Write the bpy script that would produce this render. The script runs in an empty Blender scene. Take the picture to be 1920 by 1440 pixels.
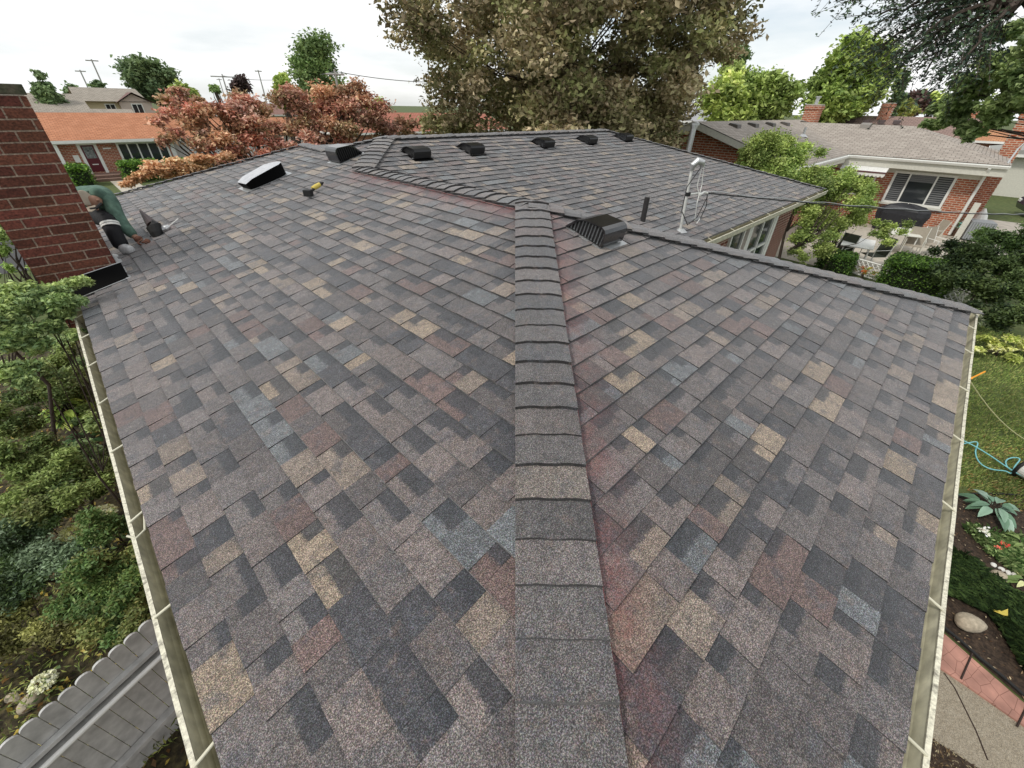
import bpy, bmesh, math, random
import numpy as np
from mathutils import Vector, Matrix
R_ = math.radians
SC = bpy.context.scene
COL = SC.collection
# ------------------------------------------------------------------ camera
CAMZ = 4.4
F_PX = 760.087                      # focal length in pixels of a 1920 px wide frame
RW = np.array([[0.708214, -0.389218, 0.589018],
               [-0.70578, -0.411055, 0.576983],
               [0.017546, -0.824344, -0.565817]])      # columns: right, down, forward
cam_d = bpy.data.cameras.new('camera'); cam = bpy.data.objects.new('camera', cam_d); COL.objects.link(cam)
cam_d.sensor_width = 36; cam_d.lens = F_PX / 1920 * 36; cam_d.clip_start = 0.05; cam_d.clip_end = 3000
m = Matrix.Identity(4)
for i in range(3):
    m[i][0] = RW[i, 0]; m[i][1] = -RW[i, 1]; m[i][2] = -RW[i, 2]
m[2][3] = CAMZ
cam.matrix_world = m
SC.camera = cam
# ------------------------------------------------------------------ sky and sun
SUN_EL, SUN_AZ = R_(52), R_(-72)     # azimuth from +Y towards +X
w = bpy.data.worlds.new("World"); SC.world = w; w.use_nodes = True
nt = w.node_tree; N = nt.nodes; L = nt.links
bg = N['Background']
sky = N.new('ShaderNodeTexSky'); sky.sky_type = 'NISHITA'; sky.sun_disc = False
sky.sun_elevation = SUN_EL; sky.sun_rotation = SUN_AZ
tc = N.new('ShaderNodeTexCoord'); mp = N.new('ShaderNodeMapping'); mp.inputs['Scale'].default_value = (1, 1, 4.5)
no = N.new('ShaderNodeTexNoise'); no.inputs['Scale'].default_value = 1.6; no.inputs['Detail'].default_value = 7; no.inputs['Roughness'].default_value = .55
cr = N.new('ShaderNodeValToRGB'); cr.color_ramp.elements[0].position = .34; cr.color_ramp.elements[1].position = .56
cr.color_ramp.elements[0].color = (.5, .5, .5, 1); cr.color_ramp.elements[1].color = (1, 1, 1, 1)
n2 = N.new('ShaderNodeTexNoise'); n2.inputs['Scale'].default_value = 3.2; n2.inputs['Detail'].default_value = 6
cc = N.new('ShaderNodeValToRGB'); cc.color_ramp.elements[0].color = (7.0, 7.3, 7.4, 1); cc.color_ramp.elements[1].color = (8.5, 8.55, 8.5, 1)
cc.color_ramp.elements[0].position = .35; cc.color_ramp.elements[1].position = .62
mx = N.new('ShaderNodeMixRGB')
L.new(tc.outputs['Generated'], mp.inputs['Vector']); L.new(mp.outputs[0], no.inputs['Vector']); L.new(mp.outputs[0], n2.inputs['Vector'])
L.new(no.outputs['Fac'], cr.inputs[0]); L.new(n2.outputs['Fac'], cc.inputs[0])
L.new(cr.outputs[0], mx.inputs[0]); L.new(sky.outputs[0], mx.inputs[1]); L.new(cc.outputs[0], mx.inputs[2])
L.new(mx.outputs[0], bg.inputs['Color']); bg.inputs['Strength'].default_value = 0.1
sd = bpy.data.lights.new('sun', 'SUN'); sd.energy = 1.5; sd.angle = R_(10); sd.color = (1, .95, .87)
sun = bpy.data.objects.new('sun', sd); COL.objects.link(sun)
sdir = Vector((math.sin(SUN_AZ) * math.cos(SUN_EL), math.cos(SUN_AZ) * math.cos(SUN_EL), math.sin(SUN_EL)))
sun.rotation_euler = sdir.to_track_quat('Z', 'Y').to_euler()
SC.view_settings.view_transform = 'Standard'; SC.view_settings.look = 'None'
SC.view_settings.exposure = 0.4; SC.view_settings.gamma = 1
SC.render.engine = 'CYCLES'
# ------------------------------------------------------------------ geometry helpers
def ray(px, py): return RW @ np.array([px - 960., py - 720., F_PX])
def at_x(px, py, x): r = ray(px, py); r = r * x / r[0]; return Vector((r[0], r[1], r[2] + CAMZ))
def at_y(px, py, y): r = ray(px, py); r = r * y / r[1]; return Vector((r[0], r[1], r[2] + CAMZ))
def at_z(px, py, z): r = ray(px, py); r = r * (z - CAMZ) / r[2]; return Vector((r[0], r[1], r[2] + CAMZ))
def at_d(px, py, d): r = ray(px, py); r = r * d / math.hypot(r[0], r[1]); return Vector((r[0], r[1], r[2] + CAMZ))
ZE, S = 2.780, .288                   # eave height and roof slope of the shingled house
XE, YE, XD = -.339, -.594, 5.995
CS = math.sqrt(1 + S * S)

class MB:
    def __init__(s): s.v = []; s.f = []; s.c = []; s.b = []; s.col = (1, 1, 1)
    def poly(s, pts, col=None, band=None):
        s.b.append(band or [(0, 0, 0)] * len(pts)); i = len(s.v); s.v += [tuple(p) for p in pts]; s.f.append(list(range(i, i + len(pts)))); s.c.append(col or s.col)
    def box(s, x0, x1, y0, y1, z0, z1, M=None, col=None):
        P = [Vector(p) for p in ((x0, y0, z0), (x1, y0, z0), (x1, y1, z0), (x0, y1, z0), (x0, y0, z1), (x1, y0, z1), (x1, y1, z1), (x0, y1, z1))]
        if M is not None: P = [M @ p for p in P]
        i = len(s.v); s.v += [tuple(p) for p in P]
        for q in ((3, 2, 1, 0), (4, 5, 6, 7), (0, 1, 5, 4), (1, 2, 6, 5), (2, 3, 7, 6), (3, 0, 4, 7)):
            s.f.append([i + k for k in q]); s.c.append(col or s.col)
        return s
    def tube(s, pts, r, n=8, cap=True, col=None):
        pts = [Vector(p) for p in pts]; rs = r if isinstance(r, (list, tuple)) else [r] * len(pts)
        i0 = len(s.v); up = None
        for k, p in enumerate(pts):
            d = (pts[min(k + 1, len(pts) - 1)] - pts[max(k - 1, 0)]).normalized()
            if up is None or abs(up.dot(d)) > .95: up = Vector((0, 0, 1)) if abs(d.z) < .9 else Vector((1, 0, 0))
            a = d.cross(up).normalized(); b = a.cross(d).normalized(); up = b
            for j in range(n):
                t = 2 * math.pi * j / n; s.v.append(tuple(p + (a * math.cos(t) + b * math.sin(t)) * rs[k]))
        for k in range(len(pts) - 1):
            for j in range(n):
                s.f.append([i0 + k * n + j, i0 + k * n + (j + 1) % n, i0 + (k + 1) * n + (j + 1) % n, i0 + (k + 1) * n + j]); s.c.append(col or s.col)
        if cap:
            s.f.append([i0 + j for j in range(n)]); s.c.append(col or s.col)
            e = i0 + (len(pts) - 1) * n; s.f.append([e + j for j in reversed(range(n))]); s.c.append(col or s.col)
        return s
    def prism(s, prof, o, a, b, ext, col=None):
        """profile points (u,v) in the axes a,b at origin o, extruded along the vector ext"""
        o, a, b, ext = Vector(o), Vector(a), Vector(b), Vector(ext)
        P = [o + a * u + b * v for u, v in prof]; n = len(P); i = len(s.v)
        s.v += [tuple(p) for p in P] + [tuple(p + ext) for p in P]
        s.f.append([i + k for k in reversed(range(n))]); s.f.append([i + n + k for k in range(n)]); s.c += [col or s.col] * 2
        for k in range(n):
            s.f.append([i + k, i + (k + 1) % n, i + n + (k + 1) % n, i + n + k]); s.c.append(col or s.col)
        return s
    def build(s, name, mat, parent=None, smooth=False, bevel=0, color=False):
        me = bpy.data.meshes.new(name); me.from_pydata(s.v, [], s.f); me.validate()
        if color:
            a = me.color_attributes.new('col', 'FLOAT_COLOR', 'CORNER'); arr = []
            for f, c in zip(s.f, s.c):
                cs = c if isinstance(c[0], (list, tuple)) else [c] * len(f)
                for q in cs: arr += [q[0], q[1], q[2], q[3] if len(q) > 3 else 1.]
            if len(arr) == len(a.data) * 4: a.data.foreach_set('color', arr)
            else: print('COLOR MISMATCH', name)
            if len(s.b) == len(s.f):
                a2 = me.color_attributes.new('band', 'FLOAT_COLOR', 'CORNER'); ar2 = [x for f in s.b for q in f for x in (q[0], q[1], q[2], 1.)]
                if len(ar2) == len(a2.data) * 4: a2.data.foreach_set('color', ar2)
        me.materials.append(mat)
        if smooth: me.polygons.foreach_set('use_smooth', [True] * len(me.polygons))
        bm = bmesh.new(); bm.from_mesh(me)
        if not color: bmesh.ops.recalc_face_normals(bm, faces=bm.faces)
        if bevel: bmesh.ops.bevel(bm, geom=[e for e in bm.edges if e.is_manifold and e.calc_face_angle(0) > .5], offset=bevel, segments=2, affect='EDGES', profile=.6, clamp_overlap=True)
        bm.to_mesh(me); bm.free()
        o = bpy.data.objects.new(name, me); COL.objects.link(o)
        if parent: o.parent = parent
        return o
def tag(o, label=None, cat=None, group=None, kind=None):
    if label: o['label'] = label
    if cat: o['category'] = cat
    if group: o['group'] = group
    if kind: o['kind'] = kind
    return o
def empty(name, label, cat, group=None, loc=(0, 0, 0)):
    o = bpy.data.objects.new(name, None); COL.objects.link(o); o.empty_display_size = .2
    return tag(o, label, cat, group)
# ------------------------------------------------------------------ materials
def mat(name, col, rough=.8, metal=0, noise=0, nscale=8, bump=0, spec=.4, col2=None, attr=False, trans=0, thr=None, bscale=None):
    m = bpy.data.materials.new(name); m.use_nodes = True; nt = m.node_tree; N = nt.nodes; L = nt.links; b = N['Principled BSDF']
    b.inputs['Roughness'].default_value = rough; b.inputs['Metallic'].default_value = metal; b.inputs['Specular IOR Level'].default_value = spec
    tc = N.new('ShaderNodeTexCoord'); src = None
    if attr:
        a = N.new('ShaderNodeAttribute'); a.attribute_name = 'col'; src = a.outputs['Color']
    if noise or col2:
        n = N.new('ShaderNodeTexNoise'); n.inputs['Scale'].default_value = nscale; n.inputs['Detail'].default_value = 6; n.inputs['Roughness'].default_value = .65
        L.new(tc.outputs['Object'], n.inputs['Vector'])
        if col2:
            r = N.new('ShaderNodeValToRGB'); t0, t1 = thr or (.35, .65)
            r.color_ramp.elements[0].position = t0; r.color_ramp.elements[1].position = t1
            r.color_ramp.elements[0].color = (*col, 1); r.color_ramp.elements[1].color = (*col2, 1); L.new(n.outputs['Fac'], r.inputs[0]); c2 = r.outputs[0]
            if src is not None:
                x = N.new('ShaderNodeMixRGB'); x.blend_type = 'MULTIPLY'; x.inputs[0].default_value = 1; L.new(src, x.inputs[1]); L.new(c2, x.inputs[2]); src = x.outputs[0]
            else: src = c2
        if noise:
            h = N.new('ShaderNodeHueSaturation'); mr = N.new('ShaderNodeMapRange'); mr.inputs[1].default_value = .3; mr.inputs[2].default_value = .7
            mr.inputs[3].default_value = 1 - noise; mr.inputs[4].default_value = 1 + noise
            n3 = N.new('ShaderNodeTexNoise'); n3.inputs['Scale'].default_value = nscale * 2.7; n3.inputs['Detail'].default_value = 5; L.new(tc.outputs['Object'], n3.inputs['Vector'])
            L.new(n3.outputs['Fac'], mr.inputs[0]); L.new(mr.outputs[0], h.inputs['Value'])
            if src is not None: L.new(src, h.inputs['Color'])
            else: h.inputs['Color'].default_value = (*col, 1)
            src = h.outputs[0]
    if src is not None: L.new(src, b.inputs['Base Color'])
    else: b.inputs['Base Color'].default_value = (*col, 1)
    if bump:
        nb = N.new('ShaderNodeTexNoise'); nb.inputs['Scale'].default_value = bscale or nscale * 4; nb.inputs['Detail'].default_value = 4
        bu = N.new('ShaderNodeBump'); bu.inputs['Strength'].default_value = bump; bu.inputs['Distance'].default_value = .01
        L.new(tc.outputs['Object'], nb.inputs['Vector']); L.new(nb.outputs['Fac'], bu.inputs['Height']); L.new(bu.outputs[0], b.inputs['Normal'])
    if trans:
        t = N.new('ShaderNodeBsdfTranslucent'); ms = N.new('ShaderNodeMixShader'); ms.inputs[0].default_value = trans
        if src is not None: L.new(src, t.inputs['Color'])
        else: t.inputs['Color'].default_value = (*col, 1)
        L.new(b.outputs[0], ms.inputs[1]); L.new(t.outputs[0], ms.inputs[2]); L.new(ms.outputs[0], N['Material Output'].inputs['Surface'])
    return m
def brickmat(name, axis, c1, c2, mortar, bw=.215, rh=.075, ms=.012, mode='brick', zs=1., dark=.25):
    """axis: 'x' or 'y' = the horizontal axis the courses run along"""
    m = bpy.data.materials.new(name); m.use_nodes = True; nt = m.node_tree; N = nt.nodes; L = nt.links; b = N['Principled BSDF']
    b.inputs['Roughness'].default_value = .9; b.inputs['Specular IOR Level'].default_value = .2
    tc = N.new('ShaderNodeTexCoord'); sp = N.new('ShaderNodeSeparateXYZ'); cb = N.new('ShaderNodeCombineXYZ'); L.new(tc.outputs['Object'], sp.inputs[0])
    L.new(sp.outputs['X' if axis == 'x' else 'Y'], cb.inputs[0])
    mz = N.new('ShaderNodeMath'); mz.operation = 'MULTIPLY'; mz.inputs[1].default_value = zs; L.new(sp.outputs['Z'], mz.inputs[0]); L.new(mz.outputs[0], cb.inputs[1])
    t = N.new('ShaderNodeTexBrick'); t.inputs['Scale'].default_value = 1; t.inputs['Brick Width'].default_value = bw; t.inputs['Row Height'].default_value = rh
    t.inputs['Mortar Size'].default_value = ms; t.inputs['Mortar Smooth'].default_value = .15; t.inputs['Bias'].default_value = -.1
    t.inputs['Color1'].default_value = (*c1, 1); t.inputs['Color2'].default_value = (*c2, 1); t.inputs['Mortar'].default_value = (*mortar, 1)
    L.new(cb.outputs[0], t.inputs['Vector'])
    n = N.new('ShaderNodeTexNoise'); n.inputs['Scale'].default_value = 3.3; n.inputs['Detail'].default_value = 7; n.inputs['Roughness'].default_value = .7; L.new(tc.outputs['Object'], n.inputs['Vector'])
    mr = N.new('ShaderNodeMapRange'); mr.inputs[1].default_value = .3; mr.inputs[2].default_value = .7; mr.inputs[3].default_value = 1 - dark; mr.inputs[4].default_value = 1 + dark; L.new(n.outputs['Fac'], mr.inputs[0])
    h = N.new('ShaderNodeHueSaturation'); L.new(t.outputs['Color'], h.inputs['Color']); L.new(mr.outputs[0], h.inputs['Value']); L.new(h.outputs[0], b.inputs['Base Color'])
    bu = N.new('ShaderNodeBump'); bu.inputs['Strength'].default_value = .6; bu.inputs['Distance'].default_value = .008; bu.invert = True; L.new(t.outputs['Fac'], bu.inputs['Height']); L.new(bu.outputs[0], b.inputs['Normal'])
    return m
def shinglemat():
    m = bpy.data.materials.new('laminated_shingle'); m.use_nodes = True; nt = m.node_tree; N = nt.nodes; L = nt.links; b = N['Principled BSDF']
    b.inputs['Roughness'].default_value = .8; b.inputs['Specular IOR Level'].default_value = .35; b.inputs['Sheen Weight'].default_value = .42; b.inputs['Sheen Roughness'].default_value = .45
    tc = N.new('ShaderNodeTexCoord')
    def noise(sc, det=4, ro=.6):
        n = N.new('ShaderNodeTexNoise'); n.inputs['Scale'].default_value = sc; n.inputs['Detail'].default_value = det; n.inputs['Roughness'].default_value = ro; L.new(tc.outputs['Object'], n.inputs['Vector']); return n
    def rng_(src, a, b_, c, d, sm=True):
        r = N.new('ShaderNodeMapRange'); r.interpolation_type = 'SMOOTHSTEP' if sm else 'LINEAR'
        for i, v in enumerate((a, b_, c, d)): r.inputs[1 + i].default_value = v
        L.new(src, r.inputs[0]); return r.outputs[0]
    def math_(op, a, b_):
        x = N.new('ShaderNodeMath'); x.operation = op
        for i, v in enumerate((a, b_)):
            if isinstance(v, (int, float)): x.inputs[i].default_value = v
            else: L.new(v, x.inputs[i])
        return x.outputs[0]
    def mix(f, a, b_):
        x = N.new('ShaderNodeMixRGB')
        if isinstance(f, (int, float)): x.inputs[0].default_value = f
        else: L.new(f, x.inputs[0])
        for i, v in ((1, a), (2, b_)):
            if isinstance(v, tuple): x.inputs[i].default_value = (*v, 1)
            else: L.new(v, x.inputs[i])
        return x.outputs[0]
    at = N.new('ShaderNodeAttribute'); at.attribute_name = 'col'; bd = N.new('ShaderNodeAttribute'); bd.attribute_name = 'band'; sp = N.new('ShaderNodeSeparateColor'); L.new(bd.outputs['Color'], sp.inputs[0])
    blend1, blend2 = noise(11, 5, .6), noise(17, 5, .6); edge = noise(42, 5, .8)
    col = mix(rng_(blend1.outputs['Fac'], .52, .66, 0, .5), at.outputs['Color'], (.066, .069, .080))
    col = mix(rng_(blend2.outputs['Fac'], .54, .68, 0, .45), col, (.135, .102, .088))
    d = math_('SUBTRACT', math_('ADD', sp.outputs[0], math_('MULTIPLY', math_('SUBTRACT', edge.outputs['Fac'], .5), .42)), sp.outputs[1])
    f = math_('MULTIPLY', rng_(d, -.05, .09, 0, .86), sp.outputs[2]); col = mix(f, col, (.036, .038, .044))
    g = noise(240, 2, .9); val = math_('MULTIPLY', rng_(g.outputs['Fac'], .42, .72, .42, 2.7), rng_(noise(30, 7, .75).outputs['Fac'], .3, .7, .72, 1.28))
    h = N.new('ShaderNodeHueSaturation'); L.new(col, h.inputs['Color']); L.new(val, h.inputs['Value'])
    gc = N.new('ShaderNodeMixRGB'); gc.blend_type = 'SOFT_LIGHT'; gc.inputs[0].default_value = .55; g2 = noise(190, 2, .9); L.new(h.outputs[0], gc.inputs[1]); L.new(g2.outputs['Color'], gc.inputs[2])
    ch = math_('MULTIPLY', math_('SUBTRACT', 1, at.outputs['Alpha']), math_('MULTIPLY', rng_(noise(7, 6, .7).outputs['Fac'], .36, .64, .25, 1.3), rng_(noise(120, 3, .9).outputs['Fac'], .35, .62, .15, 1.35)))
    ch = math_('MINIMUM', ch, 1.0)
    col = mix(ch, gc.outputs[0], (.30, .075, .062)); L.new(col, b.inputs['Base Color'])
    bu = N.new('ShaderNodeBump'); bu.inputs['Strength'].default_value = .6; bu.inputs['Distance'].default_value = .003; L.new(g.outputs['Fac'], bu.inputs['Height']); L.new(bu.outputs[0], b.inputs['Normal'])
    return m
M = {}
M['shingle'] = shinglemat()
M['attr'] = mat('painted_colour', (1, 1, 1), .8, attr=True, noise=.12, nscale=20)
M['cream'] = mat('cream_gutter_paint', (.66, .63, .5), .5, noise=.1, nscale=6, col2=(.52, .5, .38), thr=(.3, .75))
M['gut_in'] = mat('stained_trough_painted_shade', (.72, .72, .66), .45, col2=(1, 1, .96), nscale=5, thr=(.3, .7), noise=.3, attr=True)  # stain mottling, multiplied with the shade painted in the vertex colours
M['gut_lip'] = mat('dirty_gutter_lip', (.66, .63, .50), .5, col2=(.26, .24, .19), nscale=34, thr=(.50, .66), noise=.25)
M['white'] = mat('white_trim_paint', (.78, .78, .74), .5, noise=.05, nscale=5)
M['offwhite'] = mat('offwhite_trim_paint', (.62, .61, .54), .6, noise=.07, nscale=5)
M['black_metal'] = mat('black_vent_metal', (.010, .010, .011), .33, spec=.4)
M['black_flat'] = mat('black_flashing_metal', (.004, .004, .004), .8, spec=.06)
M['galv'] = mat('galvanised_steel', (.55, .56, .56), .38, metal=.7, noise=.12, nscale=14)
M['slot'] = mat('vent_slot_light', (.48, .49, .50), .5, noise=.15, nscale=30)
M['glass'] = mat('window_glass', (.03, .035, .04), .06, spec=.9)
M['blind'] = mat('window_blind', (.16, .165, .17), .6, noise=.08)
M['blackrub'] = mat('black_rubber', (.012, .012, .012), .6)
M['concrete'] = mat('concrete', (.42, .40, .35), .9, noise=.15, nscale=3, bump=.2, col2=(.36, .34, .3))
M['bark'] = mat('tree_bark', (.06, .045, .035), .95, noise=.3, nscale=10, bump=.6)
M['leaf'] = mat('foliage_leaf', (1, 1, 1), .55, attr=True, trans=.2, spec=.3)
M['leafdull'] = mat('foliage_leaf_dull', (1, 1, 1), .7, attr=True, trans=.14, spec=.2)
M['stone'] = mat('field_stone', (.42, .36, .27), .9, noise=.25, nscale=12, bump=.5)
# ------------------------------------------------------------------ shingled roof
PAL = [((.106, .094, .092), 24), ((.084, .074, .073), 20), ((.124, .104, .098), 16), ((.050, .049, .054), 13), ((.205, .162, .122), 7),
       ((.102, .108, .114), 6), ((.106, .074, .068), 8), ((.158, .128, .106), 8), ((.066, .060, .060), 10)]
PC = [p for p, k in PAL for _ in range(k)]
def clip(poly, H):
    """convex clip of a 2d polygon by the half planes (a,b,c): a*u+b*v<=c"""
    for a, b, c in H:
        out = []
        for i in range(len(poly)):
            p, q = poly[i], poly[(i + 1) % len(poly)]
            dp = a * p[0] + b * p[1] - c; dq = a * q[0] + b * q[1] - c
            if dp <= 0: out.append(p)
            if dp * dq < 0:
                t = dp / (dp - dq); out.append((p[0] + (q[0] - p[0]) * t, p[1] + (q[1] - p[1]) * t))
        poly = out
        if len(poly) < 3: return []
    return poly
def halfplanes(P):
    A = sum(P[i][0] * P[(i + 1) % len(P)][1] - P[(i + 1) % len(P)][0] * P[i][1] for i in range(len(P)))
    if A < 0: P = P[::-1]
    H = []
    for i in range(len(P)):
        (x0, y0), (x1, y1) = P[i], P[(i + 1) % len(P)]
        a, b = y1 - y0, -(x1 - x0); H.append((a, b, a * x0 + b * y0))
    return H
def shingle_face(mb, o, U, V, pieces, u0, u1, v1, seed, redfn=None):
    """o: point on the eave, U along the eave, V up the slope (unit); pieces: convex polygons in (u,v)"""
    rnd = random.Random(seed); o, U, V = Vector(o), Vector(U), Vector(V); Nn = U.cross(V)
    if Nn.z < 0: Nn = -Nn
    E = .143; Hs = [halfplanes(p) for p in pieces]; k = 0; v = .0
    while v < v1:
        u = u0 - rnd.random() * .5; thick = rnd.random() < .5; base = rnd.choice(PC); hold = 0
        while u < u1:
            wd = rnd.uniform(.08, .23) if thick else rnd.uniform(.06, .2)
            if rnd.random() < .82: base = rnd.choice(PC)
            j = rnd.uniform(.98, 1.28); c = tuple(min(1, x * j) for x in base)
            hb = .0145 if thick else .009
            dark = (not thick) and rnd.random() < .8
            g = rnd.uniform(.35, .7) * E
            dk = (c[0] * .2 + .018, c[1] * .2 + .019, c[2] * .2 + .022)
            for H in Hs:
                for _ in (0,):
                    P = clip([(u, v), (u + wd - .0012, v), (u + wd - .0012, v + E + .004), (u, v + E + .004)], H)
                    if not P: continue
                    pts, cs, bs = [], [], []
                    for (a, b_) in P:
                        t = (b_ - v) / E; h = hb * (1 - t) + .0012 * t
                        w_ = .0014 * math.sin(a * 7.3 + k * 1.7) + .0012 * math.sin(a * 2.1 + k)
                        pts.append(o + U * a + V * b_ + Nn * (h + w_))
                        al = 1.
                        if redfn: al = 1 - redfn(o + U * a + V * b_)
                        cs.append(c + (al,)); bs.append((t, 1 - g / E, 1. if dark else 0.))
                    n_ = (pts[1] - pts[0]).cross(pts[2] - pts[0])
                    if n_.dot(Nn) < 0: pts.reverse(); cs.reverse(); bs.reverse(); P = P[::-1]
                    mb.poly(pts, cs, bs)
                    for i in range(len(P)):
                        p, q = P[i], P[(i + 1) % len(P)]
                        low = abs(p[1] - v) < 1e-5 and abs(q[1] - v) < 1e-5
                        side = thick and ((abs(p[0] - u) < 1e-5 and abs(q[0] - u) < 1e-5) or (abs(p[0] - u - wd + .0012) < 1e-5 and abs(q[0] - u - wd + .0012) < 1e-5))
                        if low or side:
                            a_, b2 = pts[i], pts[(i + 1) % len(P)]; e = (.02, .018, .018, 1)
                            dz_ = Nn * (.012 if k or side else .034) + (V * .0022 if low else V * 0); mb.poly([a_, a_ - dz_, b2 - dz_, b2], [e] * 4)  # dark butt skirt leans downhill as a painted shadow line under the course
            u += wd; thick = not thick if rnd.random() < .85 else thick
        v += E; k += 1
house = empty('brick_house', 'brick house under a new grey and tan shingle roof, filling the foreground', 'house')
rb = MB()
ZR = ZE + S * (XD - XE) / 2
A_ = (2.828, 2.573); Kx = 3.76
def z1(x): return ZE + S * (x - XE)
def red2(p):
    d = ((p.x - XE) - (p.y - YE)) / math.sqrt(2)
    k = max(0, min(1, (.38 - d) / .26)) if d > 0 else 0
    return k * .34
def red1(p):
    d = 2.828 - p.x
    if p.y < 2.5 or p.y > 5.6 or d < 0: return 0
    return max(0, min(1, (.38 - d) / .28)) * .45
cs = lambda x: x * CS
# plane 1 rises towards +X : u = y - YE , v = slope length
def p1(x, y): return (y - YE, (x - XE) * CS)
pieces = [[p1(XE - .05, YE - .05), p1(*A_), p1(2.828, 5.567), p1(XE - .05, 5.567)],
          [p1(XE - .05, 5.567), p1(2.828, 5.567), p1(Kx, 6.5), p1(XE - .05, 6.5)],
          [p1(XE - .05, 6.5), p1(Kx, 6.5), p1(3.1, 7.16), p1(XE - .05, 7.16)],
          [p1(XE - .05, 7.16), p1(3.1, 7.16), p1(3.15, 8.15), p1(XE - .05, 10.62)]]
shingle_face(rb, (XE, YE, ZE), (0, 1, 0), (1 / CS, 0, S / CS), pieces, -.1, 11.4, 4.4, 11, red1)
def p2(x, y): return (x - XE, (y - YE) * CS)
shingle_face(rb, (XE, YE, ZE), (1, 0, 0), (0, 1 / CS, S / CS), [[p2(XE - .05, YE - .05), p2(XD + .05, YE - .05), p2(*A_)]], -.1, 6.5, 3.4, 7, red2)
def p3(x, y): return (y - YE, (XD - x) * CS)
shingle_face(rb, (XD, YE, ZE), (0, 1, 0), (-1 / CS, 0, S / CS), [[p3(XD + .05, YE - .05), p3(XD, 2.4), p3(2.828, 5.567), p3(*A_)]], -.1, 6.4, 3.4, 5)
def p4(x, y): return (x - XD, (y - 2.4) * CS)
shingle_face(rb, (XD, 2.4, ZE), (1, 0, 0), (0, 1 / CS, S / CS), [[p4(XD, 2.35), p4(13.75, 2.35), p4(9.6, 6.5), p4(Kx, 6.5), p4(2.828, 5.567)]], -3.3, 7.9, 4.4, 3)
# back slopes and the deck under the shingles
e0 = (.09, .085, .085, 1)
def fc(*P, dz=0): rb.poly([(x, y, z + dz) for x, y, z in P], [e0] * len(P))
zk = z1(Kx)
fc((Kx, 6.5, zk), (9.6, 6.5, zk), (13.7, 10.6, ZE), (XE, 10.6, ZE), (3.15, 8.15, z1(3.15)), (3.1, 7.16, z1(3.1)), dz=-.006)
fc((9.6, 6.5, zk), (13.7, 2.4, ZE), (13.7, 10.6, ZE))
roof = rb.build('roof', M['shingle'], house, color=True)
def hipcaps(name, a, b, n1, n2, seed, hw=.15, ex=.153, start=0, lift=.028, shift=0.0, long0=0):
    """a: lower end, b: upper end (points on the hip line), n1/n2 the slope normals' sides (unit vectors lying in the slopes, square to the hip)"""
    rnd = random.Random(seed); a, b = Vector(a), Vector(b); d = (b - a).normalized(); Ltot = (b - a).length; mb = MB()
    s1, s2 = Vector(n1), Vector(n2); up = Vector((0, 0, 1)); K = 8; t = start; first = long0
    while t < Ltot:
        L_ = min((long0 if first else ex) + .05, Ltot - t + .03); base = rnd.choice([q for q in PC if q[0] < .17]); base = tuple(.6 * q + .4 * w for q, w in zip(base, (.112, .108, .108)))
        j2 = rnd.uniform(.75, 1.25); b2 = tuple(q * j2 for q in base); sk = rnd.uniform(-.003, .003); hl = rnd.uniform(.8, 1.5)
        rows = []
        for (tt, hh) in ((t, .014 * hl + lift * .35), (t + L_, (.010 if first else .002) + lift * .25)):
            row = []
            for i in range(-K, K + 1):
                f_ = i / K; off = f_ * hw + (shift if 1 else 0); sd_ = s2 if off > 0 else s1
                drop = abs(off); crest = .016 * math.exp(-(off / .05) ** 2)
                row.append(a + d * (tt + sk * f_) + sd_ * drop + up * (hh - crest + .021))
            rows.append(row)
        for i in range(2 * K):
            c1_ = tuple(x * (1 - i / (2 * K)) + y * i / (2 * K) for x, y in zip(base, b2)) + (1,)
            q = [rows[0][i], rows[0][i + 1], rows[1][i + 1], rows[1][i]]
            if (q[1] - q[0]).cross(q[2] - q[0]).z < 0: q.reverse()
            mb.poly(q, [c1_] * 4)
            e = (.018, .016, .016, 1); dd_ = up * .016 + d * .003; mb.poly([rows[0][i], rows[0][i + 1], rows[0][i + 1] - dd_, rows[0][i] - dd_], [e] * 4)  # dark skirt flared past the butt, a painted shadow line below each cap
        for row_i in (0, 2 * K):
            mb.poly([rows[0][row_i], rows[1][row_i], rows[1][row_i] - up * .007, rows[0][row_i] - up * .007], [(.02, .018, .018, 1)] * 4)
        t += long0 if first else ex; first = 0
    return mb.build(name, M['shingle'], house, color=True)
def side(slope_dir, d):
    """unit vector in the slope plane square to the hip direction d, heading down the slope"""
    s = Vector(slope_dir).normalized(); d = Vector(d).normalized(); v = s - d * s.dot(d); return v.normalized()
dn1 = (-1, 0, -S); dn2 = (0, -1, -S); dn3 = (1, 0, -S); dn4 = (0, -1, -S); dn5 = (0, 1, -S)
C0 = (XE, YE, ZE); AP = (2.828, 2.573, ZR); D0 = (XD, YE, ZE); JP = (2.828, 5.567, ZR); KP = (Kx, 6.5, zk); KR = (9.6, 6.5, zk)
def dv(a, b): return tuple(Vector(b) - Vector(a))
hipcaps('hip_cap', C0, AP, side(dn1, dv(C0, AP)), side(dn2, dv(C0, AP)), 21, hw=.150, ex=.156, start=.10, long0=1.01)
hipcaps('hip_cap', D0, AP, side(dn2, dv(D0, AP)), side(dn3, dv(D0, AP)), 22, start=0)
hipcaps('ridge_cap', AP, JP, side(dn1, (0, 1, 0)), side(dn3, (0, 1, 0)), 23)
hipcaps('hip_cap', JP, KP, side(dn1, dv(JP, KP)), side(dn4, dv(JP, KP)), 24)
hipcaps('ridge_cap', KR, KP, side(dn4, (1, 0, 0)), side(dn5, (1, 0, 0)), 25)
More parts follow.
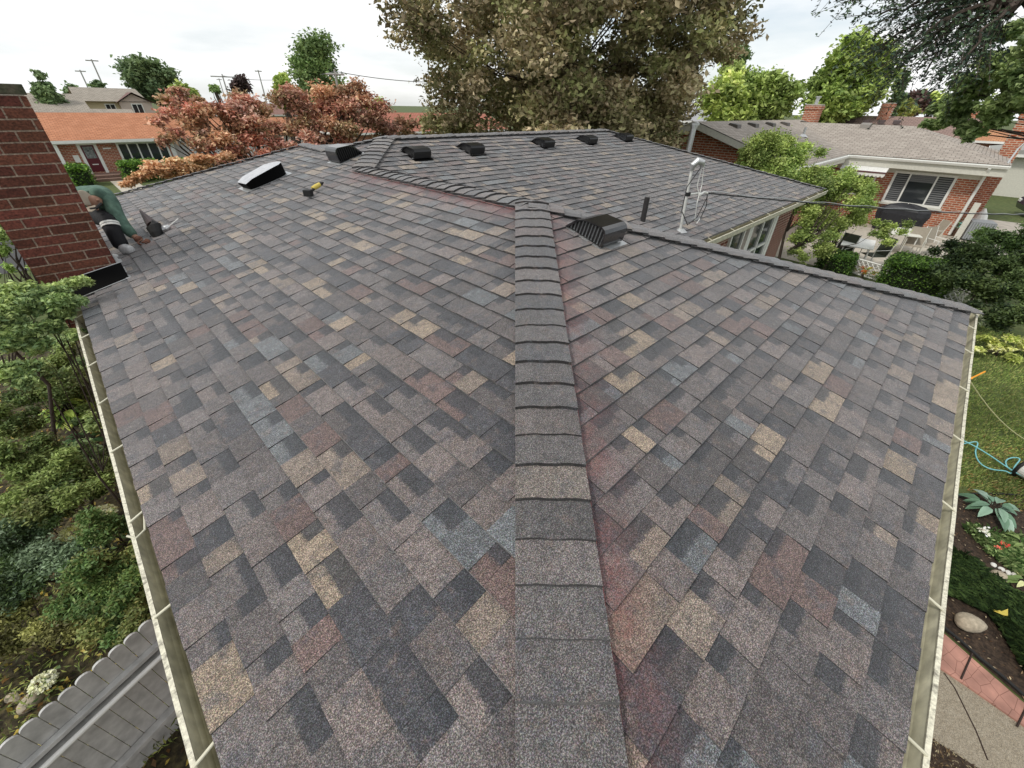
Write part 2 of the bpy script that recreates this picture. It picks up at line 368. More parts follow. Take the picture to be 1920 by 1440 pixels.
P4c = (13.7, 2.4, ZE); hipcaps('hip_cap', P4c, KR, side(dn4, dv(P4c, KR)), side((1, 0, -S), dv(P4c, KR)), 26, hw=.12)
J2 = (3.1, 7.16, z1(3.1)); BP = (3.15, 8.15, z1(3.15)); BC = (XE, 10.6, ZE)
hipcaps('hip_cap', J2, KP, side(dn1, dv(J2, KP)), side(dn5, dv(J2, KP)), 27, hw=.12)
hipcaps('ridge_cap', BP, J2, side(dn1, (0, 1, 0)), side(dn3, (0, 1, 0)), 28, hw=.12)
hipcaps('hip_cap', BC, BP, side(dn1, dv(BC, BP)), side((.3, 1, -S), dv(BC, BP)), 29, hw=.1)
# red chalk lines
mb = MB(); redm = mat('red_chalk', (.24, .045, .04), .9, noise=.3, nscale=60)
d = Vector(dv(C0, AP)).normalized(); s2v = side(dn2, d)
def lineq(a, b, off, wdt):
    a, b, off = Vector(a), Vector(b), Vector(off); n = 90
    for i in range(n):
        p, q = a.lerp(b, i / n), a.lerp(b, (i + 1) / n); o1 = off.normalized() * wdt * .7
        if (i * 7) % 5 == 0 or (i * 3) % 7 == 1: o1 = o1 * .12
        up = Vector((0, 0, .016)); mb.poly([p + off + up, q + off + up, q + off + o1 + up, p + off + o1 + up])
lineq(C0, AP, s2v * .153, .0045)
mb.build('chalk_line', redm, house); mb = MB()
lineq(AP, JP, side(dn1, (0, 1, 0)) * .165, .007)
mb.build('chalk_line', redm, house)
# walls
M['brick_own_x'] = brickmat('red_brick_own', 'x', (.19, .05, .032), (.13, .034, .024), (.42, .33, .27), .21, .072, .012)
M['brick_own_y'] = brickmat('red_brick_own_side', 'y', (.19, .05, .032), (.13, .034, .024), (.42, .33, .27), .21, .072, .012)
MB().box(.05, 5.6, -.2, 2.85, 0, 2.62).build('wall', M['brick_own_x'], house)
MB().box(.05, 13.45, 2.853, 10.2, 0, 2.62).build('wall', M['brick_own_x'], house)
mb = MB()   # soffit and fascia
mb.box(XE + .06, XD - .06, YE + .06, 2.8, 2.62, 2.66); mb.box(XE + .06, 13.64, 2.46, 10.54, 2.624, 2.664)
mb.box(XE + .03, XE + .06, YE + .03, 10.55, 2.6, ZE - .02); mb.box(XE + .06, XD - .03, YE + .03, YE + .06, 2.6, ZE - .02)
mb.box(XD - .06, XD - .03, YE + .06, 2.43, 2.6, ZE - .02); mb.box(XD - .03, 13.67, 2.43, 2.46, 2.6, ZE - .02); mb.box(13.64, 13.67, 2.46, 10.55, 2.6, ZE - .02)
mb.build('fascia', M['offwhite'], house)
# gutters
def gutter(a, b, out, straps, hook=None):
    """a-b: line of the roof edge; out: unit vector away from the house"""
    a, b, out = Vector(a), Vector(b), Vector(out); d = (b - a); up = Vector((0, 0, 1)); z0 = -.035
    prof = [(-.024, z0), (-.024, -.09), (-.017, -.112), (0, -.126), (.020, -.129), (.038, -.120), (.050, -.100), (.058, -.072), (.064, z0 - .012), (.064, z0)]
    trough_shade = [(.5, .46, .34), (.28, .25, .16), (.10, .085, .05), (.075, .06, .035), (.13, .11, .065), (.42, .39, .26), (.74, .71, .56), (.82, .79, .64), (.85, .82, .68), (.85, .82, .68)]  # shade painted across the trough: dark at the roof side, bright front wall
    mb = MB(); n = max(2, int(d.length / .25)); t = .004
    rows = []
    for k in range(n + 1):
        w_ = .0006 * math.sin(k * 1.9) + .0012 * math.sin(k * .31)
        rows.append([a + d * (k / n) + out * (u + w_ * (u > 0)) + up * (v + w_) for u, v in prof])
    for k in range(n):
        for i in range(len(prof) - 1): mb.poly([rows[k][i], rows[k + 1][i], rows[k + 1][i + 1], rows[k][i + 1]], [trough_shade[i], trough_shade[i], trough_shade[i + 1], trough_shade[i + 1]])
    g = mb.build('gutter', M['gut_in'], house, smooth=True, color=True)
    mb = MB(); rows = []
    for k in range(n + 1):
        w_ = .0006 * math.sin(k * 1.9) + .0012 * math.sin(k * .31)
        rows.append([a + d * (k / n) + out * (u + w_) + up * (v + w_) for u, v in ((.060, z0 - .006), (.060, z0 + .003), (.075, z0 + .003), (.077, z0 - .012), (.071, z0 - .03), (.065, z0 - .08), (.055, z0 - .1))])
    for k in range(n):
        for i in range(6): mb.poly([rows[k][i], rows[k + 1][i], rows[k + 1][i + 1], rows[k][i + 1]])
    mb.build('gutter_lip', M['gut_lip'], g)
    dn = d.normalized()
    for s_ in straps:
        mb = MB(); c = a + dn * s_; sk = random.Random(int(s_ * 100)).uniform(-.015, .015)
        mb.tube([c + out * -.02 + up * .002 + dn * sk, c + out * .066 + up * (z0 + .008)], .0055, 8)
        mb.build('strap', M['cream'], g)
    return g
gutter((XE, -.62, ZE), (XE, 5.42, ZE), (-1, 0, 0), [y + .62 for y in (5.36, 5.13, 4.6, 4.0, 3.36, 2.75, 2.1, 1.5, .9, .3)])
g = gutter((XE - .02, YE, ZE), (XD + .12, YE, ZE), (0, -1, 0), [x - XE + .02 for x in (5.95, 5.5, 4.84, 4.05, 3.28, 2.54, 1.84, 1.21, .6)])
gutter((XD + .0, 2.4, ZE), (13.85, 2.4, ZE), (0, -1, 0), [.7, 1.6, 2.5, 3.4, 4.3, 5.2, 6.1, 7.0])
MB().box(XE - .105, XE - .005, 5.415, 5.425, 2.64, 2.76).build('gutter_end_cap', M['cream'], house)
MB().box(XD + .115, XD + .125, YE - .1, YE + .02, 2.64, 2.76).build('gutter_end_cap', M['cream'], house)
# the bent strap lying in the left gutter
MB().tube([(XE - .085, 2.02, 2.752), (XE - .06, 1.985, 2.745), (XE - .02, 2.0, 2.757), (XE + .0, 2.07, 2.785)], .0055, 8).build('bent_strap', M['cream'], house)
# window on the wall of the wing
def window(parent, o, a, w_, h, nrm, panes=2, frame=.06, fm='white', mull=None, glassm='glass', blind=None, depth=.05):
    o, a, nrm = Vector(o), Vector(a), Vector(nrm); up = Vector((0, 0, 1))
    mb = MB(); f = frame
    def rect(u0, u1, v0, v1, dp0, dp1, mb=mb):
        mb.prism([(u0, v0), (u1, v0), (u1, v1), (u0, v1)], o + nrm * dp0, a, up, nrm * (dp1 - dp0))
    rect(0, w_, 0, f, .0, depth); rect(0, w_, h - f, h, 0, depth); rect(0, f, f, h - f, 0, depth); rect(w_ - f, w_, f, h - f, 0, depth)
    ms = mull or [w_ * k / panes for k in range(1, panes)]
    for u in ms: rect(u - f * .35, u + f * .35, f, h - f, 0, depth - .004)
    win = mb.build('window', M[fm], parent)
    mb2 = MB(); mb2.prism([(f, f), (w_ - f, f), (w_ - f, h - f), (f, h - f)], o + nrm * .006, a, up, nrm * .008); mb2.build('pane', M[glassm], win)
    return win
wn = window(house, (10.3, 2.853, 1.05), (1, 0, 0), 1.55, 1.42, (0, -1, 0), 2, .09)
mb = MB()
for u in (10.43, 11.17): mb.box(u, u + .56, 2.805, 2.84, 1.68, 1.73)
mb.box(11.86, 12.04, 2.79, 2.853, .95, 2.5); mb.box(10.1, 10.298, 2.79, 2.853, .95, 2.5); mb.build('window_trim', M['white'], house)
wn2 = window(house, (9.1, 2.853, 1.05), (1, 0, 0), .8, 1.42, (0, -1, 0), 1, .07)
# plumbing pipe and service mast
MB().tube([(5.96, 3.15, 2.9), (5.965, 3.15, 3.33)], .038, 14).build('vent_pipe', mat('black_abs_pipe', (.03, .028, .028), .5, noise=.2), house)
mb = MB(); mb.tube([(6.38, 2.72, 2.8), (6.33, 2.75, 3.72)], .019, 14)
mast = mb.build('service_mast', mat('weathered_conduit', (.6, .6, .57), .5, noise=.15, nscale=9), house)
MB().tube([(6.38, 2.72, 2.86), (6.38, 2.72, 2.90)], [.10, .045], 16).build('pipe_boot', M['galv'], mast)
MB().tube([(6.33, 2.75, 3.70), (6.33, 2.745, 3.76), (6.36, 2.71, 3.81), (6.42, 2.66, 3.79), (6.43, 2.65, 3.74)], [.03, .045, .052, .045, .032], 12).build('weatherhead', M['galv'], mast)
MB().tube([(6.36, 2.73, 3.36), (6.36, 2.73, 3.41)], .036, 12).build('clamp', M['blackrub'], mast)
arm_e = Vector((6.78, 2.62, 3.37))
MB().tube([(6.36, 2.73, 3.38), (6.55, 2.68, 3.385), (6.62, 2.66, 3.36), (6.7, 2.64, 3.39), arm_e], [.014, .012, .02, .012, .016], 8).build('insulator', M['white'], mast)
def sag(a, b, n, s_):
    a, b = Vector(a), Vector(b); return [a.lerp(b, i / n) + Vector((0, 0, -s_ * 4 * (i / n) * (1 - i / n))) for i in range(n + 1)]
MB().tube([(6.45, 2.64, 3.74), (6.50, 2.62, 3.5), (6.44, 2.6, 3.28), (6.52, 2.6, 3.02), (6.62, 2.6, 2.96), (6.7, 2.6, 3.02)], .006, 8).build('white_cable', M['white'], mast)
MB().tube([(6.44, 2.66, 3.74), (6.44, 2.66, 3.5), (6.48, 2.62, 3.38), (6.6, 2.62, 3.34)], .006, 8).build('white_cable', M['white'], mast)
MB().tube([(6.42, 2.66, 3.74), (6.2, 2.7, 3.5), (6.12, 2.66, 3.2), (6.3, 2.6, 2.99), (6.58, 2.6, 3.06), (6.78, 2.61, 3.3), arm_e, (6.82, 2.6, 3.2), (6.72, 2.6, 3.02)], .006, 8).build('black_cable', M['blackrub'], mast)
# roof vents
M['gloss'] = mat('glossy_black_enamel', (.015, .015, .017), .16, spec=1.)
def vent(x, y, plane, W_=.36, Lv=.42, Hh=.15, top='black_metal', sc=1., back='slot'):
    """slant-back box vent; (x,y) centre, plane 1 rises to +X, plane 2/4 rises to +Y"""
    if plane == 1: dn = Vector((-1, 0, -S)).normalized(); rt = Vector((0, -1, 0)); z = z1(x)
    elif plane == 2: dn = Vector((0, -1, -S)).normalized(); rt = Vector((1, 0, 0)); z = ZE + S * (y - YE)
    else: dn = Vector((0, -1, -S)).normalized(); rt = Vector((1, 0, 0)); z = ZE + S * (y - 2.4)
    nn = rt.cross(dn); nn = nn if nn.z > 0 else -nn
    o = Vector((x, y, z)) - dn * (Lv / 2) + nn * .014
    W2 = W_ / 2; prof = [(.015, .0), (.10, Hh * .62), (.17, Hh * .86), (Lv - .055, Hh), (Lv - .022, Hh * .93), (Lv - .004, Hh * .78), (Lv, Hh * .55), (Lv, .015), (Lv - .012, 0)]
    mb = MB(); # hood: shell without sides, small side rims
    P = [o + dn * u + nn * v for u, v in prof]
    for i in range(len(prof) - 1): mb.poly([P[i] - rt * W2, P[i + 1] - rt * W2, P[i + 1] + rt * W2, P[i] + rt * W2])
    for sg in (-1, 1):
        for i in range(len(prof) - 1):
            c = sum(((Vector((u, v, 0))) for u, v in prof), Vector()) / len(prof)
            def ins(q): q = Vector((q[0], q[1], 0)); q = q.lerp(c, .13); return o + dn * q.x + nn * q.y
            mb.poly([P[i] + rt * W2 * sg, P[i + 1] + rt * W2 * sg, ins(prof[i + 1]) + rt * W2 * sg, ins(prof[i]) + rt * W2 * sg])
    hood = mb.build('roof_vent', M[top], house)
    nS = 12
    for sg in (-1, 1):
        mb = MB(); mb.poly([q + rt * (W2 - .03) * sg for q in P]); mb.build('grille_backing', M[back], hood); mb = MB()
        for k in range(nS + 1):
            u = .02 + (Lv - .03) * k / nS; h = np.interp(u, [q[0] for q in prof[:8]], [q[1] for q in prof[:8]])
            if h < .01: continue
            mb.prism([(u - .0075, .003), (u + .0075, .003), (u + .0075, h * .9), (u - .0075, h * .9)], o + rt * (W2 - .012) * sg, dn, nn, rt * .008)
        mb.build('louver', M['black_metal'], hood)
    mb = MB(); mb.prism([(-.02, -.008), (Lv + .04, -.008), (Lv + .04, -.005), (-.02, -.005)], o - rt * (W2 + .006), dn, nn, rt * (W_ + .04)); mb.build('base_flange', M['galv'] if plane != 4 else M['black_flat'], hood)
    return hood
vent(2.95, 1.99, 2, .31, .40, .15, 'gloss')
for xx, yy in ((3.83, 5.85), (4.9, 5.87), (6.72, 5.92), (8.15, 5.95), (9.6, 5.98)): vent(xx, yy, 4, .29, .37, .125)
vent(3.0, 6.33, 1, .33, .40, .18, 'gloss', back='black_flat')
# long low exhaust hood on the left slope
mb = MB(); o = Vector((1.72, 7.08, z1(1.72))); U1 = Vector((1 / CS, 0, S / CS)); Y1 = Vector((0, -1, 0)); N1 = Vector((-S / CS, 0, 1 / CS))
out = [(0, .02), (.02, .34), (.12, .37), (.44, .37), (.54, .33), (.60, .26), (.62, .19), (.60, .12), (.54, .04), (.44, 0), (.1, 0)]
def hz(u): return .085 + .075 * min(1, u / .22) if u < .22 else .16 - .02 * (u - .22)
top_ = [o + U1 * u + Y1 * v + N1 * hz(u) for u, v in out]; bot = [o + U1 * (.03 + u * .94) + Y1 * (.02 + v * .9) + N1 * .005 for u, v in out]
for i in range(len(out)): j = (i + 1) % len(out); mb.poly([bot[i], bot[j], top_[j], top_[i]])
lo = mb.build('exhaust_hood', M['black_flat'], house)
mb = MB(); nn_ = 10
tp = [p + N1 * .006 for p in top_]; cen = [o + U1 * (.03 + .56 * k / nn_) + Y1 * .19 + N1 * (hz(.03 + .56 * k / nn_) + .014) for k in range(nn_ + 1)]
for i in range(len(out)):
    j = (i + 1) % len(out); ui = out[i][0]; uj = out[j][0]; ci = cen[min(nn_, int(ui / .62 * nn_))]; cj = cen[min(nn_, int(uj / .62 * nn_))]
    mb.poly([tp[i], tp[j], cj, ci] if (ci - cj).length > 1e-4 else [tp[i], tp[j], ci])
mb.build('hood_top', mat('hood_top_painted_sky', (.50, .51, .53), .3, col2=(.36, .37, .40), nscale=18, thr=(.4, .7)), lo)  # pale top: the sky's reflection is painted into its colour
MB().prism([(-.03, -.01), (.64, -.01), (.64, .38), (-.03, .38)], o + N1 * .012, U1, Y1, N1 * .003).build('base_flange', M['galv'], lo)
# chimney
ch = MB(); CX0, CX1, CY0, CY1, CZ1 = -.53, .055, 5.7, 6.5, 4.40
rnd = random.Random(4); cb = (.130, .042, .028)
rows = 22; rh = .0815; bl = .262; z = CZ1 - rows * rh
ch.box(CX0 + .008, CX1 - .008, CY0 + .008, CY1 - .008, 0, CZ1, col=(.42, .33, .26))
for r in range(rows + 12):
    zz = CZ1 - (r + 1) * rh
    if zz < .5: break
    xx = CX0 - (bl + .012) * (.5 * (r % 2)) - .0
    while xx < CX1:
        a, b = max(xx, CX0), min(xx + bl, CX1)
        if b - a > .02:
            j = rnd.uniform(.72, 1.2); c = (cb[0] * j, cb[1] * j * rnd.uniform(.9, 1.15), cb[2] * j)
            ch.box(a, b, CY0 + rnd.uniform(-.002, .001), CY0 + .03, zz + .006, zz + rh - .006, col=c)
        xx += bl + .012
    yy = CY0 + .032 - .13 * (r % 2)
    while yy < CY1:
        a, b = max(yy, CY0 + .032), min(yy + bl, CY1)
        if b - a > .02:
            j = rnd.uniform(.8, 1.25); ch.box(CX1 - .03, CX1 + rnd.uniform(-.001, .002), a, b, zz + .006, zz + rh - .006, col=(cb[0] * j, cb[1] * j, cb[2] * j))
            ch.box(CX0, CX0 + .03, a, b, zz + .006, zz + rh - .006, col=(cb[0] * j, cb[1] * j, cb[2] * j))
        yy += bl + .012
chim = ch.build('chimney', mat('chimney_brick', (1, 1, 1), .9, attr=True, noise=.5, nscale=24, bump=1., bscale=60), house, color=True)
MB().box(CX0 - .02, CX1 + .012, CY0 - .012, CY1 + .02, CZ1 + .003, CZ1 + .075).build('chimney_cap', mat('mossy_concrete', (.10, .085, .06), .95, noise=.35, nscale=14, bump=.6, col2=(.055, .06, .035)), chim, bevel=.006)
mb = MB()       # apron flashing: a bent black sheet in front of the stack
zf = lambda x: z1(x)
mb.poly([(XE - .02, 5.68, zf(XE) + .16), (CX1 + .035, 5.68, zf(CX1) + .13), (CX1 + .035, 5.50, zf(CX1) + .02), (XE - .02, 5.50, zf(XE) + .02)])
mb.poly([(CX1 + .035, 5.68, zf(CX1) + .13), (CX1 + .035, 5.68, zf(CX1)), (CX1 + .035, 5.50, zf(CX1) + .02)])
mb.build('apron_flashing', M['black_flat'], chim)
mb = MB(); mb.box(CX1 + .004, CX1 + .012, CY0, CY1, z1(CX1) - .01, z1(CX1) + .13); mb.box(CX1 + .012, CX1 + .07, 5.5, CY1 + .05, z1(CX1) + .018, z1(CX1) + .022); mb.build('step_flashing', M['galv'], chim)
mb = MB(); mb.tube([(XE - .03, 5.497, zf(XE) + .022), (CX1 + .05, 5.497, zf(CX1) + .022)], .004, 6); mb.tube([(XE - .02, 5.676, zf(XE) + .162), (CX1 + .035, 5.676, zf(CX1) + .132)], .004, 6); mb.build('flashing_edge', M['galv'], chim)

# ------------------------------------------------------------------ ground
def sheet(name, pts, z, m, kind='structure'):
    mb = MB(); mb.poly([(p[0], p[1], z) for p in pts]); o = mb.build(name, m); o['kind'] = kind; return o
grassm = mat('lawn_grass', (.055, .085, .022), .95, noise=.35, nscale=2.2, col2=(.10, .115, .035), thr=(.3, .72), bump=.5)
G = 900
sheet('ground', [(-G, -G), (G, -G), (G, G), (-G, G)], 0, grassm)
mulch = mat('bark_mulch', (.030, .020, .014), .95, noise=.5, nscale=16, col2=(.075, .05, .033), thr=(.4, .68), bump=.9)
litter = mat('leaf_litter_soil', (.035, .028, .015), .95, noise=.5, nscale=9, col2=(.13, .11, .045), thr=(.45, .72), bump=.9)
sheet('garden_bed', [(-3.4, 1.2), (.05, 1.2), (.05, 12.5), (-3.4, 12.5)], .006, litter)
sheet('driveway', [(-9, 9), (-3.41, 9), (-3.41, 40), (-9, 40)], .008, mat('pale_concrete', (.55, .54, .5), .9, noise=.08))
# right side: mulch beds, walk, stamped border
bedp = [at_z(*q, 0) for q in ((1700, 905), (1760, 925), (1830, 925), (1900, 932), (1990, 950), (2080, 1010), (2080, 1440), (1925, 1318), (1830, 1236), (1765, 1180), (1700, 1152))]
sheet('planting_bed', bedp, .006, mulch)
agg = mat('exposed_aggregate', (.26, .22, .16), .9, noise=.45, nscale=45, col2=(.36, .32, .25), thr=(.35, .7), bump=.6)
sheet('walkway', [at_z(*q, 0) for q in ((1700, 1215), (1765, 1245), (1950, 1380), (2100, 1500), (2000, 1640), (1830, 1500), (1700, 1360))], .010, agg)
sheet('mulch_strip', [at_z(*q, 0) for q in ((1650, 1340), (1745, 1385), (1830, 1440), (1960, 1560), (1650, 1640))], .014, mulch)
def stamped():
    m = bpy.data.materials.new('stamped_red_concrete'); m.use_nodes = True; nt = m.node_tree; N = nt.nodes; L = nt.links; b = N['Principled BSDF']; b.inputs['Roughness'].default_value = .8
    tc = N.new('ShaderNodeTexCoord'); v = N.new('ShaderNodeTexVoronoi'); v.feature = 'DISTANCE_TO_EDGE'; v.inputs['Scale'].default_value = 7.5; v.inputs['Randomness'].default_value = .45
    mp = N.new('ShaderNodeMapping'); mp.inputs['Rotation'].default_value = (0, 0, .5); mp.inputs['Scale'].default_value = (1, 1.5, 1); L.new(tc.outputs['Object'], mp.inputs[0]); L.new(mp.outputs[0], v.inputs['Vector'])
    r = N.new('ShaderNodeValToRGB'); r.color_ramp.elements[0].position = .008; r.color_ramp.elements[1].position = .03; r.color_ramp.elements[0].color = (.20, .09, .065, 1); r.color_ramp.elements[1].color = (.42, .215, .165, 1)
    L.new(v.outputs['Distance'], r.inputs[0])
    n = N.new('ShaderNodeTexNoise'); n.inputs['Scale'].default_value = 6; n.inputs['Detail'].default_value = 8; L.new(tc.outputs['Object'], n.inputs['Vector'])
    mr = N.new('ShaderNodeMapRange'); mr.inputs[1].default_value = .3; mr.inputs[2].default_value = .7; mr.inputs[3].default_value = .7; mr.inputs[4].default_value = 1.25; L.new(n.outputs['Fac'], mr.inputs[0])
    h = N.new('ShaderNodeHueSaturation'); L.new(r.outputs[0], h.inputs['Color']); L.new(mr.outputs[0], h.inputs['Value']); L.new(h.outputs[0], b.inputs['Base Color']); return m
sb = [at_z(*q, .03) for q in ((1700, 1155), (1765, 1183), (1830, 1240), (1925, 1322), (2050, 1430))]; sb2 = [at_z(*q, .03) for q in ((1700, 1222), (1760, 1250), (1810, 1283), (1920, 1360), (2030, 1440))]
sm = stamped(); mb = MB()
for i in range(4):
    P = [sb[i], sb[i + 1], sb2[i + 1], sb2[i]]; q = [Vector((p.x, p.y, .03)) for p in P]; mb.poly(q)
    for j in range(4): a, b = q[j], q[(j + 1) % 4]; mb.poly([a, b, b - Vector((0, 0, .03)), a - Vector((0, 0, .03))])
tag(mb.build('stamped_border', sm), kind='structure')
mb = MB()
for p, q in (((1823, 1225), (1802, 1273)), ((1925, 1325), (1907, 1362))): a, b = at_z(*p, .034), at_z(*q, .034); mb.tube([a, b], .008, 5)
a, b, c = at_z(1770, 1262, .012), at_z(1800, 1310, .012), at_z(1852, 1425, .012); mb.tube([a, at_z(1790, 1290, .012), b, at_z(1830, 1370, .012), c], .005, 5)
tag(mb.build('paving_joint', mat('dark_joint', (.04, .025, .02), .9)), kind='structure')
edge = MB(); edge.tube([at_z(*q, .02) for q in ((1700, 945), (1765, 940), (1800, 930), (1830, 925), (1880, 926), (1930, 930), (2000, 950))], .013, 8)
tag(edge.build('lawn_edging', M['blackrub']), 'black plastic lawn edging curving round the mulch bed', 'edging')
edge = MB(); edge.tube([at_z(*q, .03) for q in ((1730, 1145), (1765, 1172), (1800, 1200), (1835, 1232), (1880, 1268), (1930, 1312), (2000, 1370))], .015, 8)
tag(edge.build('path_edging', M['blackrub']), 'black edging strip between ground cover and red stamped border', 'edging')
# patio and drive of the neighbours
patio = mat('patio_concrete', (.45, .41, .34), .9, noise=.12, nscale=1.5)
sheet('patio', [(18.5, -1.2), (26.8, -1.2), (26.8, 4.6), (17.5, 4.6), (17.3, 1.5)], .008, patio)
sheet('side_driveway', [(26.8, -1.25), (33, -1.0), (33, -3.6), (22, -3.6), (21, -1.6)], .012, mat('slab_concrete', (.40, .37, .32), .9, noise=.2, nscale=1.1))
sheet('street', [(-60, 19), (60, 19), (60, 27), (-60, 27)], .008, mat('asphalt', (.06, .06, .06), .9, noise=.1))
sheet('front_walk', [(2.1, 27), (3.3, 27), (3.3, 39.0), (2.1, 39.0)], .008, patio)
# ------------------------------------------------------------------ neighbouring brick house to the right
NB = empty('brick_house', 'red brick ranch house with weathered grey-brown roof, black covered grill at its wall', 'house')
M['brick_y'] = brickmat('orange_brick_y', 'y', (.42, .125, .062), (.30, .085, .045), (.52, .42, .33), .23, .085, .014)
M['brick_x'] = brickmat('orange_brick_x', 'x', (.38, .10, .05), (.27, .07, .038), (.50, .40, .31), .23, .085, .014)
def roofm(name, axis, c1, c2, slope=.27, rowv=.16):
    k = math.sqrt(1 + slope * slope) / slope
    return brickmat(name, axis, c1, c2, tuple(q * .45 for q in c1), .3, rowv, .014, zs=k, dark=.12)
M['nroof_y'] = roofm('weathered_roof_y', 'y', (.40, .355, .31), (.31, .27, .235))
M['nroof_x'] = roofm('weathered_roof_x', 'x', (.40, .355, .31), (.31, .27, .235))
MB().box(26.8, 34.4, -.65, 12, 0, 2.66).build('wall', M['brick_y'], NB)
MB().box(18.5, 26.8, 4.75, 11.4, 0, 2.66).prism([(4.75, 2.66), (11.4, 2.66), (8.05, 3.86)], (18.5, 0, 0), (0, 1, 0), (0, 0, 1), (.2, 0, 0)).build('wing_wall', M['brick_y'], NB)
ze, zr = 2.84, 3.93; x0, x1, xr = 26.15, 35.0, 30.5
mb = MB(); y0 = -1.12; ya = 2.75
mb.poly([(x0, y0, ze), (xr, ya, zr), (xr, 9, zr), (x0, 9, ze)]); mb.poly([(x1, y0, ze), (x1, 12.5, ze), (xr, 9, zr), (xr, ya, zr)])
mb.build('roof', M['nroof_y'], NB)
mb = MB(); mb.poly([(x0, y0, ze), (x1, y0, ze), (xr, ya, zr)]); mb.build('hip_roof', M['nroof_x'], NB); mb = MB(); mb.poly([(xr, 9, zr), (x1, 12.5, ze), (x0, 12.5, ze), (x0, 9, ze)])
mb.build('hip_roof', M['nroof_x'], NB)
mb = MB(); zr2 = 4.03
mb.poly([(18.0, 4.2, ze - .02), (27.5, 4.2, ze - .02), (32, 8.05, zr2), (18.0, 8.05, zr2)]); mb.poly([(18.0, 8.05, zr2), (32, 8.05, zr2), (32, 12, ze - .02), (18.0, 12, ze - .02)])
mb.build('wing_roof', M['nroof_x'], NB)
mb = MB(); mb.box(x0 + .02, x0 + .06, y0 + .03, 4.4, 2.42, ze - .02); mb.box(x0 + .06, x1, y0 + .03, y0 + .07, 2.42, ze - .02); mb.box(x0 + .06, 26.8, y0 + .07, 4.7, 2.42, 2.46)
mb.box(26.79, 26.80, -.65, 4.7, 2.2, 2.42)
mb.prism([(4.2, ze - .25), (8.05, zr2 - .25), (8.05, zr2 - .03), (4.2, ze - .04)], (18.02, 0, 0), (0, 1, 0), (0, 0, 1), (.04, 0, 0)); mb.prism([(12, ze - .25), (8.05, zr2 - .25), (8.05, zr2 - .03), (12, ze - .04)], (18.02, 0, 0), (0, 1, 0), (0, 0, 1), (.04, 0, 0))
mb.box(18.06, 26.1, 4.22, 4.26, 2.5, ze - .03)
mb.build('fascia', M['offwhite'], NB)
mb = MB(); mb.prism([(0, 0), (-.1, 0), (-.11, -.03), (-.08, -.11), (0, -.11)], (x0 + .01, y0, ze - .03), (1, 0, 0), (0, 0, 1), (0, 5.3, 0)); mb.build('gutter', M['white'], NB)
mb = MB(); mb.prism([(0, 0), (-.1, 0), (-.11, -.03), (-.08, -.11), (0, -.11)], (18.0, 4.21, ze - .05), (0, 1, 0), (0, 0, 1), (8.1, 0, 0)); mb.build('gutter', M['white'], NB)
mb = MB(); mb.tube([(26.1, -.58, 2.7), (26.2, -.58, 2.55), (26.72, -.58, 2.4), (26.74, -.58, .05)], .055, 6); mb.build('downspout', M['white'], NB)
NW = window(NB, (26.79, 2.28, 1.0), (0, -1, 0), 2.12, 1.3, (-1, 0, 0), 3, .09, mull=[.58, 1.5])
mb = MB(); n = 13
for k in range(n):
    z = 1.12 + k * 1.08 / n
    mb.prism([(0, 0), (.46, 0), (.46, .05), (0, .05)], (26.765, 2.18, z), (0, -1, 0), (0, 0, 1), (.006, 0, 0)); mb.prism([(0, 0), (.5, 0), (.5, .05), (0, .05)], (26.765, .76, z), (0, -1, 0), (0, 0, 1), (.006, 0, 0))
for k in range(4): mb.prism([(0, 0), (.84, 0), (.84, .062), (0, .062)], (26.765, 1.66, 1.93 + k * .07), (0, -1, 0), (0, 0, 1), (.006, 0, 0))
mb.build('blind', M['blind'], NW)
MB().box(26.68, 26.79, .1, 2.34, .93, .995).build('sill', M['offwhite'], NW)
dw = window(NB, (26.79, 3.75, 1.15), (0, -1, 0), .9, 1.25, (-1, 0, 0), 1, .08)
# striped metal awning
mb = MB(); aw = M['white']
mb.prism([(0, 0), (-.95, -.42), (-.95, -.46), (0, -.04)], (26.78, 2.5, 2.68), (1, 0, 0), (0, 0, 1), (0, 1.75, 0))
awn = mb.build('awning', mat('awning_enamel', (.72, .72, .70), .4, noise=.1, nscale=7), NB)
mb = MB(); n = 12
for k in range(n):
    y = 2.5 + 1.75 * k / n; wd = 1.75 / n; mb.prism([(0, 0), (wd, 0), (wd, -.1), (wd * .8, -.15), (wd * .5, -.17), (wd * .2, -.15), (0, -.1)], (25.825, y, 2.22), (0, 1, 0), (0, 0, 1), (.006, 0, 0))
mb.build('scalloped_valance', M['white'], awn)
MB().box(25.81, 25.823, 2.5, 4.25, 2.2, 2.26).build('trim_stripe', mat('maroon_stripe', (.12, .05, .05), .5), awn)
# chimneys of the neighbour
def brick_chimney(parent, x, y, zb, zt, w_, d_, flue=True, mt='brick_y'):
    mb = MB(); mb.box(x - w_ / 2, x + w_ / 2, y - d_ / 2, y + d_ / 2, zb, zt - .18); mb.box(x - w_ / 2 - .05, x + w_ / 2 + .05, y - d_ / 2 - .05, y + d_ / 2 + .05, zt - .18, zt)
    c = mb.build('chimney', M[mt], parent)
    MB().box(x - w_ / 2 - .03, x + w_ / 2 + .03, y - d_ / 2 - .03, y + d_ / 2 + .03, zt + .002, zt + .07).build('chimney_crown', M['concrete'], c, bevel=.01)
    if flue: MB().tube([(x, y, zt + .07), (x, y, zt + .4), (x, y, zt + .4), (x, y, zt + .46)], [.1, .1, .16, .16], 12).build('flue', M['galv'], c)
    return c
brick_chimney(NB, 31.6, -.98, 0, 4.52, 1.5, .6, False)
brick_chimney(NB, 33.5, 8.0, 3.2, 4.72, .8, .75)
